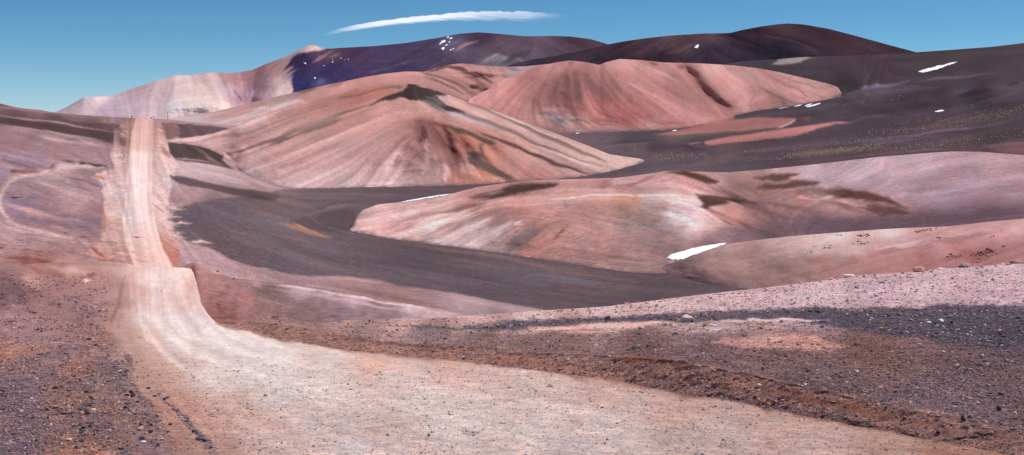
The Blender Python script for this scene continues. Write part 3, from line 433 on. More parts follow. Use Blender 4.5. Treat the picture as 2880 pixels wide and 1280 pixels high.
# ---- the plain with the road, the valley floor and the dark slope on the right
LP = [(20, 303, 118, 86, 90), (100, 322, 125, 92, 98), (220, 335, 130, 98, 105), (330, 340, 150, 118, 120), (50, 335, 100, 76, 82), (150, 345, 95, 72, 78), (250, 365, 92, 70, 74), (50, 375, 168, 130, 135), (150, 395, 175, 135, 138), (250, 405, 168, 128, 135), (50, 410, 160, 118, 125), (150, 430, 168, 128, 135), (270, 430, 165, 130, 138), (50, 445, 165, 128, 145), (100, 465, 155, 122, 140), (40, 470, 160, 130, 145), (260, 450, 165, 130, 135), (160, 490, 190, 155, 155), (250, 490, 150, 118, 128), (300, 495, 165, 130, 138), (60, 540, 165, 128, 138), (100, 560, 150, 120, 135), (200, 550, 190, 150, 155), (40, 580, 150, 122, 140), (150, 600, 148, 114, 126), (200, 580, 188, 142, 145), (280, 600, 155, 118, 128), (100, 615, 185, 138, 140), (250, 640, 148, 112, 124), (60, 620, 150, 114, 124), (100, 650, 150, 116, 124), (30, 650, 185, 145, 150), (200, 660, 165, 125, 130), (100, 685, 182, 138, 140), (200, 690, 178, 132, 134), (270, 690, 190, 142, 140), (40, 700, 175, 135, 138), (60, 725, 165, 110, 108), (130, 730, 160, 105, 98), (170, 745, 190, 140, 132), (260, 720, 185, 138, 132), (300, 740, 190, 140, 132),
      (520, 470, 188, 158, 166), (560, 480, 185, 155, 164), (600, 495, 180, 150, 158), (660, 505, 170, 140, 146), (720, 515, 158, 128, 132), (540, 545, 168, 136, 142), (640, 545, 150, 120, 126), (520, 570, 155, 122, 128), (600, 560, 132, 108, 114), (560, 690, 180, 145, 152), (600, 720, 175, 140, 148), (640, 740, 172, 138, 146), (700, 770, 170, 132, 138), (560, 735, 180, 140, 142)]
VP = [(600, 600, 105, 90, 102), (560, 620, 98, 84, 96), (700, 650, 108, 92, 102), (620, 680, 108, 88, 96), (800, 700, 100, 86, 96), (900, 560, 114, 96, 104), (780, 560, 120, 98, 102), (800, 600, 110, 94, 104), (1100, 540, 98, 84, 94), (1000, 545, 105, 90, 98), (1000, 700, 100, 85, 94), (940, 610, 90, 76, 84), (1200, 740, 98, 84, 94), (1400, 740, 104, 90, 100), (1500, 780, 104, 92, 102), (1600, 770, 112, 92, 96), (1700, 800, 105, 88, 95), (1850, 800, 98, 82, 90), (1500, 850, 100, 84, 94), (1700, 850, 98, 82, 92), (1350, 540, 92, 78, 86), (1500, 500, 90, 76, 84), (1150, 790, 98, 84, 94), (1350, 800, 96, 82, 92),
      (1560, 375, 130, 108, 118), (1650, 385, 120, 100, 112), (1700, 400, 118, 98, 108), (1780, 385, 92, 82, 90), (1900, 375, 115, 92, 98), (1850, 415, 82, 70, 80), (1950, 420, 78, 66, 80), (1800, 430, 110, 92, 104), (1850, 450, 112, 94, 104), (1950, 450, 106, 90, 100), (2050, 430, 104, 86, 96), (2100, 445, 88, 74, 82), (1750, 470, 104, 88, 98), (1900, 475, 104, 88, 100), (2100, 465, 98, 84, 94), (2200, 450, 92, 74, 84), (1700, 490, 95, 80, 90), (2080, 320, 95, 80, 92), (2200, 315, 92, 78, 90), (2300, 300, 96, 82, 92), (2100, 345, 90, 75, 85), (2250, 345, 88, 74, 84), (2400, 190, 86, 68, 76), (2300, 200, 84, 72, 82), (2200, 195, 78, 70, 78), (2500, 200, 80, 63, 72), (2620, 170, 86, 72, 78), (2700, 150, 92, 78, 82), (2850, 135, 92, 78, 82), (2750, 195, 84, 72, 82), (2380, 235, 70, 60, 68), (2450, 225, 80, 66, 74), (2450, 262, 96, 84, 96), (2550, 235, 82, 66, 76), (2700, 250, 92, 80, 92), (2850, 200, 88, 76, 86), (2850, 250, 98, 84, 96), (2550, 285, 78, 62, 74), (2650, 275, 74, 60, 70), (2750, 265, 70, 58, 68), (2480, 310, 78, 64, 76), (2600, 325, 92, 76, 88), (2700, 320, 98, 82, 94), (2850, 310, 88, 74, 84), (2300, 330, 84, 72, 82), (2420, 350, 84, 70, 84), (2500, 375, 88, 74, 90), (2650, 370, 96, 80, 92), (2800, 355, 90, 76, 88), (2800, 390, 78, 66, 74), (2600, 400, 94, 78, 90), (2500, 420, 100, 78, 86), (2300, 440, 104, 82, 90), (2850, 420, 128, 90, 98), (2700, 418, 100, 78, 84), (2860, 370, 82, 68, 74)]
fG = [(50, 330, 1, .13), (200, 360, 1, .15), (100, 450, 1, .22), (250, 430, 1, .15), (200, 550, 1, .25), (100, 640, 1, .15), (250, 620, 1, .2), (150, 720, 1, .1), (400, 345, -.05, 1), (395, 390, -.08, 1), (392, 430, -.05, 1), (390, 470, 0, 1), (390, 520, 0, 1), (388, 560, 0, 1), (390, 600, .03, 1), (396, 640, .1, 1), (410, 680, .2, 1), (425, 715, .3, 1), (345, 420, -.3, 1), (335, 470, .1, 1), (335, 540, .3, 1), (330, 600, .4, 1), (330, 660, .3, 1), (345, 710, .3, 1), (445, 420, .2, 1), (450, 480, .5, 1), (452, 540, .8, 1), (455, 600, .8, 1), (475, 650, .7, 1), (490, 700, .6, 1), (600, 500, 1, .25), (560, 460, 1, .12), (550, 600, 1, .02), (700, 620, 1, .1), (900, 580, 1, -.05), (1100, 540, 1, -.02), (850, 640, 1, .35), (1000, 700, 1, .12), (1300, 740, 1, .15), (1600, 780, 1, .15), (700, 760, 1, .3), (1000, 810, 1, .22), (1800, 820, 1, .1), (1700, 380, 1, -.12), (1900, 400, 1, -.14), (1750, 460, 1, -.05), (2100, 440, 1, -.1), (2100, 380, 1, -.16), (2300, 300, 1, -.22), (2500, 260, 1, -.2), (2700, 230, 1, -.18), (2700, 330, 1, -.28), (2600, 390, 1, -.18), (2350, 210, 1, .3), (2450, 210, -.6, 1), (2250, 190, 1, 0), (2800, 150, 1, -.1), (2600, 180, 1, -.1), (2860, 400, 1, -.1)]
Gp = Paint(LP, (-100, 110, 3060, 960), fG, seed=17, warp=2., lwarp=3.5, idws=14)
# valley gravel
Gp.poly([(500, 585), (560, 568), (640, 556), (720, 545), (800, 535), (900, 520), (1012, 500), (1338, 500), (1340, 330), (1700, 330), (1900, 200), (2100, 100), (3000, 60), (3000, 900), (1700, 900), (1552, 878), (1460, 860), (1366, 843), (1290, 826), (1240, 820), (1124, 806), (1062, 788), (968, 777), (844, 776), (751, 757), (698, 745), (639, 725), (614, 709), (564, 690), (525, 681), (505, 660), (490, 640), (485, 610)], VP, 1, 7)
K = (94, 70, 70)
# bands on the left plain
Gp.poly([(-60, 308), (60, 328), (149, 336), (336, 350), (336, 376), (149, 347), (-60, 318)], (98, 74, 80), .85, 4)
Gp.poly([(-60, 322), (60, 336), (149, 349), (328, 375), (315, 404), (200, 382), (100, 366), (-60, 342)], (88, 66, 70), .95, 5)
for q, w, c, a in [([(-60, 316), (149, 343), (328, 373)], 1.8, (178, 140, 146), .9), ([(-60, 295), (60, 308), (149, 320), (373, 337)], 3, (150, 115, 116), .7), ([(0, 350), (150, 372), (310, 400)], 3, (195, 160, 162), .6), ([(0, 362), (100, 390), (200, 420)], 5, (150, 112, 120), .4), ([(100, 385), (200, 398), (310, 415)], 4, (198, 162, 168), .6), ([(0, 418), (80, 438), (172, 452)], 3, (150, 120, 142), .7), ([(0, 430), (80, 448), (150, 468)], 4, (178, 155, 172), .7), ([(0, 445), (110, 476)], 2.5, (120, 88, 108), .7), ([(0, 460), (90, 482)], 4, (180, 150, 165), .6), ([(170, 495), (240, 512), (300, 530)], 3, (128, 98, 112), .7), ([(100, 508), (200, 540), (290, 570)], 3.5, (205, 170, 172), .6), ([(60, 525), (180, 570), (290, 610)], 6, (188, 145, 148), .5), ([(120, 500), (220, 528), (300, 552)], 3, (150, 118, 132), .6), ([(10, 555), (80, 580), (160, 596)], 8, (132, 112, 134), .7), ([(20, 578), (120, 600), (250, 618)], 7, (192, 145, 146), .7), ([(130, 600), (200, 608), (290, 622)], 6, (132, 104, 120), .7), ([(30, 606), (120, 625), (250, 640)], 8, (135, 105, 120), .65), ([(60, 632), (150, 640), (290, 660)], 5, (178, 128, 130), .6), ([(0, 640), (100, 655), (200, 668)], 4, (200, 165, 168), .5), ([(0, 668), (150, 672), (280, 690)], 6, (190, 148, 150), .5), ([(20, 725), (80, 728), (130, 740), (180, 752)], 6, (150, 78, 66), .7), ([(50, 735), (110, 750)], 8, (118, 78, 78), .6), ([(20, 700), (120, 708), (220, 712)], 4, (160, 110, 110), .5), ([(230, 715), (260, 722), (290, 728)], 3, (190, 105, 85), .7)]:
    Gp.stroke(q, w, c, a)
Gp.poly([(172, 450), (205, 453), (239, 458), (275, 462), (302, 468), (290, 471), (261, 469), (207, 461), (185, 455)], (72, 56, 64), .95, 3)
Gp.stroke([(290, 476), (310, 480), (335, 483)], 2, (120, 90, 98), .7)
# verges scraped pale on both sides of the road
vg = [(380, 345, 165, 125, 118), (345, 355, 185, 145, 136), (355, 372, 150, 112, 106), (330, 392, 150, 112, 106), (350, 400, 175, 135, 128), (325, 415, 190, 150, 145), (320, 440, 225, 195, 192), (300, 500, 220, 185, 178), (320, 530, 232, 210, 208), (310, 570, 215, 180, 172), (320, 600, 222, 192, 190), (300, 620, 210, 160, 145), (315, 660, 215, 175, 168), (300, 700, 212, 160, 148), (340, 720, 205, 150, 140), (448, 355, 165, 125, 122), (452, 375, 180, 138, 134), (455, 395, 195, 152, 145), (470, 430, 218, 188, 182), (480, 470, 215, 185, 182), (460, 520, 220, 190, 190), (470, 560, 222, 195, 194), (450, 610, 218, 188, 182), (480, 640, 210, 175, 168), (500, 680, 205, 150, 140), (520, 720, 195, 118, 100), (490, 725, 198, 125, 105), (470, 690, 205, 140, 120)]
vg = [(p[0], p[1], p[2]*.98, p[3]*.96, p[4]*.96) for p in vg]
Gp.poly([(390, 334), (350, 342), (330, 365), (322, 400), (308, 432), (320, 470), (275, 492), (262, 500), (300, 520), (288, 540), (300, 560), (292, 600), (283, 630), (290, 660), (270, 690), (240, 712), (260, 728), (300, 738), (380, 760), (545, 760), (548, 735), (530, 712), (505, 690), (488, 668), (482, 645), (478, 610), (480, 575), (476, 545), (486, 520), (484, 498), (497, 470), (490, 440), (476, 410), (466, 385), (456, 345), (430, 335)], vg, .93, 9, ws=.8)
_r = random.Random(5)
for k_ in range(46):
    y = _r.uniform(568, 672); L_ = _r.choice([_r.uniform(12, 40), _r.uniform(20, 75)])*(.6+.4*math.sin((y-560)/112*3.1)); c_ = _r.random() < .72; x0 = 474+_r.uniform(-4, 8)
    Gp.stroke([(x0, y), (x0+L_*.5, y+1+_r.uniform(-1, 1)), (x0+L_, y+2.5)], _r.uniform(.8, 2.4), (206, 174, 170) if c_ else (112, 92, 98), _r.uniform(.4, .85), ws=1.2)
Gp.stroke([(520, 679), (560, 680), (600, 682)], 3, (208, 170, 162), .9); Gp.stroke([(695, 750), (745, 753)], 1.6, (205, 168, 160), .7)
Gp.poly([(1975, 356), (1985, 340), (2030, 322), (2060, 326), (2068, 334), (2040, 343), (2000, 350)], (188, 130, 124), .95, 4)
for q, w, c, a in [([(335, 385), (345, 400), (338, 412)], 7, (120, 85, 82), .7), ([(330, 362), (352, 368)], 5, (125, 88, 84), .7), ([(342, 425), (345, 440), (336, 448)], 2, (70, 40, 38), .5), ([(262, 497), (280, 500), (300, 505)], 4, (210, 130, 105), .8), ([(296, 560), (294, 600), (288, 640), (285, 660)], 4, (190, 120, 98), .7), ([(300, 640), (330, 650)], 5, (200, 150, 135), .5), ([(455, 355), (468, 385)], 4, (150, 112, 110), .6), ([(450, 405), (470, 430), (485, 445)], 6, (160, 112, 105), .7), ([(430, 540), (460, 560), (480, 590)], 2, (180, 125, 115), .6), ([(432, 575), (455, 590), (470, 600)], 1.8, (170, 115, 105), .6), ([(432, 480), (470, 510)], 2, (195, 150, 142), .5), ([(486, 500), (480, 540), (484, 580)], 2.5, (170, 120, 112), .5), ([(255, 690), (275, 712), (300, 725)], 4, (170, 85, 68), .75), ([(240, 722), (300, 732), (340, 736), (372, 742)], 4, (165, 110, 100), .6), ([(440, 640), (452, 665), (470, 700), (490, 745)], 4, (185, 118, 104), .6), ([(490, 700), (520, 712), (545, 735)], 8, (190, 115, 98), .6), ([(330, 640), (332, 690), (350, 735)], 4, (212, 160, 148), .5)]:
    Gp.stroke(q, w, c, a)
for k_ in range(110):
    sd_ = _r.random() < .5; y = _r.uniform(355, 740); xr = np.interp(y, [335, 430, 560, 650, 750], [384, 361, 352, 346, 380]) if sd_ else np.interp(y, [335, 430, 560, 650, 750], [432, 429, 427, 443, 488])
    x0 = xr+(-1 if sd_ else 1)*_r.uniform(8, 46 if y > 420 else 30); L_ = _r.uniform(8, 30)
    Gp.stroke([(x0, y), (x0+L_*.5, y+L_*.22), (x0+L_, y+L_*.4)] if not sd_ else [(x0-L_*.5, y), (x0, y+L_*.12), (x0+L_*.4, y+L_*.3)], _r.uniform(.8, 2.6), _r.choice([(196, 148, 138), (236, 214, 210), (176, 128, 120), (228, 198, 192), (205, 150, 134)]), _r.uniform(.25, .55), ws=1.)
# dark plots right of the road
Gp.poly([(456, 345), (490, 345), (502, 365), (504, 385), (495, 392), (470, 393), (466, 375)], (122, 88, 88), .95, 3)
Gp.poly([(488, 345), (560, 352), (650, 361), (600, 378), (540, 386), (503, 391), (504, 372), (497, 352)], (96, 74, 84), .95, 3)
Gp.stroke([(500, 389), (560, 384), (620, 373)], 1.6, (165, 145, 95), .6)
Gp.poly([(474, 402), (500, 401), (540, 405), (578, 413), (610, 425), (640, 435), (620, 447), (640, 462), (662, 477), (610, 466), (540, 456), (495, 448), (480, 430)], (76, 61, 62), .97, 4)
for q, w, c, a in [([(530, 406), (565, 425), (590, 447), (615, 462), (640, 473)], 4, (138, 98, 92), .9), ([(488, 444), (540, 451), (600, 459)], 2.2, (160, 125, 130), .9), ([(500, 450), (560, 458), (620, 468), (664, 478)], 3, (88, 74, 86), .8), ([(500, 472), (600, 490), (700, 512)], 5, (200, 172, 178), .6), ([(495, 480), (560, 492), (640, 508), (700, 520)], 3, (205, 178, 182), .5), ([(640, 462), (700, 490), (770, 515), (820, 528)], 3, (140, 105, 102), .7), ([(660, 470), (740, 498), (790, 518)], 2, (175, 140, 138), .6), ([(700, 505), (780, 530)], 5, (180, 148, 148), .5)]:
    Gp.stroke(q, w, c, a)
Gp.poly([(479, 496), (500, 494), (522, 498), (560, 508), (597, 517), (671, 528), (746, 540), (800, 557), (770, 563), (708, 557), (660, 549), (597, 535), (540, 524), (503, 516), (488, 506)], (90, 73, 78), .93, 5)
Gp.poly([(820, 548), (800, 560), (860, 548), (900, 533), (1012, 528), (1199, 525), (1338, 521), (1420, 512), (1380, 530), (1200, 552), (1080, 572), (1000, 590), (960, 585), (900, 590), (860, 575)], (100, 84, 92), .6, 10)
# side track on the left
for dx, w, c, a in [(0, 9, (208, 172, 168), .75), (3, 3, (220, 190, 186), .5), (-6, 2, (180, 134, 128), .5)]:
    Gp.stroke([(217+dx, 463+dx*.5), (185, 467+dx), (141, 479+dx), (98, 490+dx), (50, 497+dx), (20, 512+dx), (4+dx, 535), (0+dx, 570), (8+dx, 600), (26+dx, 622), (54, 634+dx), (100, 645+dx), (200, 668+dx)], w, c, a, w2=w*.6, ws=.7, tp=False, soft=w*1.6)
Gp.stroke([(145, 480), (190, 472), (240, 470), (300, 474)], 5, (205, 172, 168), .7)
Gp.poly([(26, 478), (60, 477), (109, 479), (106, 485), (60, 489), (35, 487)], (162, 96, 84), .9, 3)
Gp.stroke([(30, 482), (50, 484)], 2.5, (105, 68, 62), .6); Gp.stroke([(112, 480), (140, 470), (175, 458)], 2.5, (130, 98, 105), .7)
# valley marks
og = (158, 110, 86)
Gp.poly([(905, 600), (960, 588), (1000, 585), (1000, 640), (985, 640), (1060, 664), (960, 648), (905, 632), (880, 612)], (86, 72, 82), .8, 6)
Gp.poly([(813, 634), (845, 612), (870, 610), (905, 632), (930, 650), (900, 655), (860, 642)], (88, 76, 86), .7, 6)
for q, w, c, a in [([(775, 628), (813, 636), (870, 655), (937, 668)], 5, og, .85), ([(820, 628), (870, 648), (920, 664)], 2, (172, 122, 92), .7), ([(866, 606), (906, 631), (968, 653), (1062, 672), (1226, 700), (1412, 722), (1599, 768), (1831, 800)], 3, (130, 100, 95), .8), ([(850, 600), (780, 598), (700, 610)], 6, (122, 98, 98), .5), ([(700, 640), (800, 668), (900, 690)], 3, (122, 98, 96), .5), ([(1482, 772), (1560, 782), (1692, 800)], 8, (112, 110, 128), .75), ([(1000, 575), (900, 590), (850, 605)], 4, (125, 100, 98), .6), ([(820, 548), (900, 545), (1050, 548), (1200, 545)], 3, (122, 98, 98), .5), ([(1100, 690), (1300, 730), (1500, 780), (1650, 820)], 5, (118, 96, 94), .4), ([(1650, 830), (1760, 815)], 4, (125, 95, 90), .5), ([(560, 690), (640, 700), (760, 715)], 3, (118, 92, 94), .5), ([(1500, 815), (1600, 830)], 3, (122, 95, 92), .5), ([(1060, 560), (960, 570), (870, 590)], 3, (85, 72, 80), .5)]:
    Gp.stroke(q, w, c, a)
# near flank of the valley
NP_ = [(600, 725, 178, 142, 150), (700, 765, 175, 138, 145), (800, 790, 168, 130, 138), (880, 790, 165, 128, 136), (1000, 800, 160, 122, 128), (1000, 820, 155, 115, 115), (1100, 840, 152, 112, 110), (1100, 820, 150, 116, 120), (1200, 840, 155, 120, 124), (1250, 850, 165, 134, 140), (1300, 850, 178, 150, 154), (1360, 858, 172, 145, 150), (1400, 872, 150, 122, 128), (1450, 868, 165, 138, 142), (1200, 875, 152, 112, 112), (560, 700, 178, 145, 152)]
Gp.poly([(520, 682), (564, 691), (614, 710), (639, 726), (698, 746), (751, 758), (844, 777), (968, 778), (1062, 789), (1124, 807), (1240, 821), (1290, 827), (1366, 844), (1430, 856), (1500, 866), (1560, 880), (1560, 960), (500, 960), (500, 690)], NP_, 1, 5)
Gp.stroke([(700, 750), (760, 756)], 2, (210, 165, 155), .8); Gp.stroke([(900, 780), (1000, 786), (1080, 800)], 3, (182, 145, 148), .6)
Gp.stroke([(1000, 815), (1100, 838), (1200, 852)], 4, (140, 100, 96), .5); Gp.stroke([(700, 770), (850, 798), (1000, 822), (1150, 852)], 3, (192, 155, 155), .4)
# right: pink islands, snow-melt fans, sandy bank
Gp.poly([(1835, 377), (1900, 365), (1958, 353), (2061, 339), (2130, 332), (2197, 329), (2246, 334), (2232, 346), (2214, 355), (2129, 363), (1992, 376), (1890, 381)], (190, 118, 114), .97, 3.5)
Gp.poly([(1984, 405), (1988, 395), (2061, 380), (2163, 368), (2249, 357), (2360, 344), (2402, 341), (2370, 350), (2342, 357), (2273, 374), (2171, 388), (2068, 400), (2010, 407)], (200, 125, 120), .97, 3.5)
Gp.poly([(2171, 181), (2191, 170), (2240, 165), (2300, 164), (2270, 171), (2239, 178), (2200, 181)], (178, 160, 152), .9, 4)
for q, w, c, a in [([(2245, 338), (2215, 352), (2180, 361)], 2, (205, 182, 185), .8), ([(1849, 392), (1920, 386), (1992, 379), (2100, 370), (2197, 362), (2240, 357)], 2.8, (100, 98, 78), .8), ([(1700, 402), (1780, 396), (1849, 391)], 4, (80, 76, 84), .8), ([(1960, 405), (1900, 412), (1820, 420)], 5, (80, 68, 82), .7), ([(1930, 405), (1980, 402)], 3, (170, 118, 115), .6), ([(2000, 408), (1940, 414)], 2.5, (150, 110, 112), .6), ([(2380, 265), (2430, 248), (2500, 240), (2560, 228)], 6, (124, 118, 140), .7), ([(2370, 272), (2450, 262), (2540, 252), (2640, 245)], 8, (108, 96, 112), .6), ([(2000, 300), (2150, 292), (2300, 285), (2450, 262)], 3, (92, 82, 94), .5), ([(2444, 368), (2530, 362), (2615, 354), (2700, 340), (2786, 322), (2860, 305)], 4, (118, 84, 80), .7), ([(2250, 335), (2280, 332), (2275, 342)], 5, (135, 85, 70), .6), ([(2380, 345), (2440, 330), (2520, 325)], 4, (112, 84, 84), .5), ([(1760, 410), (1790, 412)], 3, (140, 100, 90), .5), ([(1780, 415), (1795, 420)], 3, (155, 105, 80), .6), ([(1700, 415), (1760, 405), (1840, 400)], 3, (132, 104, 104), .5), ([(1980, 452), (2050, 445), (2140, 438)], 5, (130, 100, 98), .5), ([(2000, 445), (1960, 455)], 3, (150, 108, 98), .4), ([(2100, 400), (2250, 392), (2400, 380)], 4, (80, 66, 82), .5), ([(2220, 437), (2307, 428), (2400, 416), (2470, 411)], 7, (118, 104, 90), .45), ([(2060, 430), (2140, 425), (2220, 418)], 3, (95, 82, 96), .6), ([(2400, 400), (2550, 385), (2750, 360), (2880, 330)], 3, (118, 104, 124), .6), ([(2500, 395), (2650, 380), (2880, 350)], 5, (80, 68, 74), .5), ([(2330, 445), (2500, 430), (2700, 415)], 3, (140, 100, 100), .6), ([(2600, 185), (2640, 200), (2700, 215)], 6, (74, 58, 68), .5), ([(2350, 200), (2360, 225), (2375, 245)], 5, (66, 56, 64), .5), ([(2420, 180), (2440, 215), (2420, 235)], 8, (94, 76, 84), .5), ([(2690, 275), (2740, 262), (2790, 255)], 7, (60, 48, 60), .7), ([(2740, 290), (2800, 275), (2880, 255)], 3, (112, 95, 105), .5), ([(2830, 240), (2870, 235)], 6, (66, 54, 64), .6), ([(2540, 300), (2640, 290)], 6, (66, 54, 66), .5), ([(2620, 345), (2690, 325), (2720, 318)], 4, (118, 96, 108), .6), ([(2560, 160), (2700, 142), (2880, 130)], 3, (78, 68, 70), .5), ([(2430, 160), (2500, 158), (2640, 152)], 2.5, (100, 82, 90), .6), ([(2800, 205), (2700, 215), (2560, 232)], 2.5, (118, 104, 118), .6)]:
    Gp.stroke(q, w, c, a)
Gp.poly([(2760, 412), (2900, 395), (2940, 396), (2940, 440), (2820, 424)], (150, 100, 104), .6, 8)
# the road itself
RL = [(384, 332), (378, 350), (368, 380), (361, 430), (355, 500), (352, 560), (347, 600), (346, 650), (352, 690), (364, 720), (382, 762)]
RR = [(431, 332), (432, 350), (432, 380), (429, 430), (426, 500), (427, 560), (431, 600), (443, 650), (460, 700), (478, 735), (492, 762)]
ROADFAR = RL+RR[::-1]
rdp = [(405, 345, 205, 160, 150), (400, 380, 212, 168, 158), (397, 410, 210, 168, 158), (395, 440, 232, 205, 198), (390, 500, 235, 212, 210), (390, 560, 236, 216, 214), (385, 610, 234, 212, 212), (390, 650, 230, 202, 196), (400, 700, 222, 182, 172), (425, 735, 222, 182, 172), (370, 650, 225, 190, 182), (440, 740, 225, 190, 182), (430, 690, 225, 195, 188)]
rdp = [(p[0], p[1], p[2]*.965, p[3]*.94, p[4]*.955) for p in rdp]
Gp.poly(ROADFAR, rdp, 1, 5, ws=.45, gr=1.)
for q, w, c, a in [([(370, 420), (364, 500), (358, 580), (356, 650), (365, 700), (390, 750)], 4, (210, 162, 152), .45), ([(423, 360), (421, 430), (419, 500), (419, 560), (424, 610), (436, 660), (455, 710)], 4.5, (205, 152, 140), .5), ([(397, 400), (394, 480), (390, 560)], 3, (240, 220, 218), .5), ([(430, 345), (430, 400)], 4, (195, 132, 120), .5)]:
    Gp.stroke(q, w, c, a, ws=.15, soft=w*1.8)
Gp.gr = .42-.36*Gp.gr.clip(0, 1); Gp.done(.10, .03, 77, .74, (1.01, .99, .995))
# ---- slope between the bend and the valley
rLb = [(492, 753), (515, 748), (530, 742), (546, 738.5), (564, 743), (602, 762), (658, 783), (707, 787), (844, 806), (968, 825), (1155, 856), (1240, 871), (1310, 889), (1345, 900)]
bLb = [(492, 757), (530, 757), (545, 762), (550, 800), (556, 835), (565, 868), (580, 895), (600, 918), (640, 930), (700, 922), (900, 925), (1240, 915), (1345, 910)]
pLb = [(560, 752, 185, 130, 120), (580, 775, 180, 130, 122), (600, 790, 172, 124, 116), (640, 785, 168, 122, 118), (580, 830, 175, 122, 114), (600, 840, 160, 112, 104), (625, 868, 148, 98, 90), (640, 880, 145, 98, 88), (650, 830, 160, 115, 110), (660, 860, 150, 108, 102), (700, 800, 160, 122, 120), (720, 792, 180, 145, 148), (750, 815, 118, 96, 92), (690, 850, 165, 118, 114), (760, 830, 130, 104, 98), (720, 870, 148, 110, 106), (800, 850, 142, 112, 110), (850, 870, 135, 106, 108), (900, 840, 148, 118, 124), (850, 815, 188, 160, 165), (950, 880, 138, 112, 118), (1050, 870, 150, 120, 126), (1100, 885, 152, 122, 128), (1000, 842, 185, 158, 162), (1155, 868, 200, 174, 174), (1250, 882, 190, 162, 162), (930, 825, 180, 148, 150), (860, 895, 140, 112, 112)]
fLb = [(600, 780, 1, .7), (620, 850, .3, 1), (700, 800, 1, .25), (900, 830, 1, .2), (1100, 860, 1, .2), (800, 870, 1, .1), (700, 870, 1, .2)]
Gb = Paint(pLb, (500, 720, 1380, 940), fLb, seed=20, warp=4, lwarp=3, idws=12)
for q, w, c, a in [([(564, 744), (602, 763), (658, 786)], 1.8, (215, 180, 172), .8), ([(700, 790), (844, 811), (968, 832), (1155, 862), (1290, 888)], 2, (225, 205, 200), .7), ([(760, 812), (900, 832), (1050, 860), (1180, 880)], 4, (196, 168, 172), .6), ([(660, 820), (720, 850)], 9, (175, 108, 105), .5), ([(600, 850), (625, 880)], 7, (120, 66, 60), .5), ([(740, 880), (800, 885)], 2, (200, 120, 100), .5), ([(705, 806), (740, 818)], 5, (92, 78, 82), .6)]:
    Gb.stroke(q, w, c, a)
Gb.gr[:] = .5; Gb.done(.04, .11, 80)
# ---- foreground
rN = [(-500, 730), (0, 744), (100, 741), (224, 735), (300, 736), (360, 741), (380, 750), (485, 752), (546, 753), (551, 785), (557, 815), (566, 848), (580, 878), (597, 898), (615, 909), (650, 914), (690, 906), (730, 896), (770, 890), (800, 893), (840, 903), (870, 907), (915, 909), (968, 900), (1146, 897), (1240, 894), (1333, 887), (1520, 874), (1706, 862), (1920, 835), (1995, 826), (2069, 818), (2144, 810), (2218, 801), (2293, 792), (2367, 783), (2405, 774), (2479, 770), (2554, 766), (2647, 756), (2722, 752), (2815, 744), (2880, 740), (3400, 715)]
eR = [(-500, 730), (0, 744), (380, 751), (546, 754), (560, 820), (575, 870), (600, 903), (615, 916), (708, 933), (783, 954), (960, 983), (1146, 1002), (1333, 1023), (1520, 1043), (1669, 1062), (1920, 1107), (2144, 1144), (2293, 1177), (2479, 1211), (2629, 1241), (2778, 1267), (2880, 1290), (3400, 1325), (4600, 1338), (6500, 1343)]
eB = [(-500, 730), (0, 744), (380, 750.5), (546, 753.5), (560, 790), (575, 830), (600, 878), (622, 891), (650, 896), (750, 908), (850, 920), (960, 940), (1146, 961), (1333, 974), (1520, 992), (1700, 1000), (1920, 1015), (2106, 1052), (2405, 1119), (2650, 1165), (2880, 1215), (3400, 1262), (4600, 1310), (6500, 1330)]
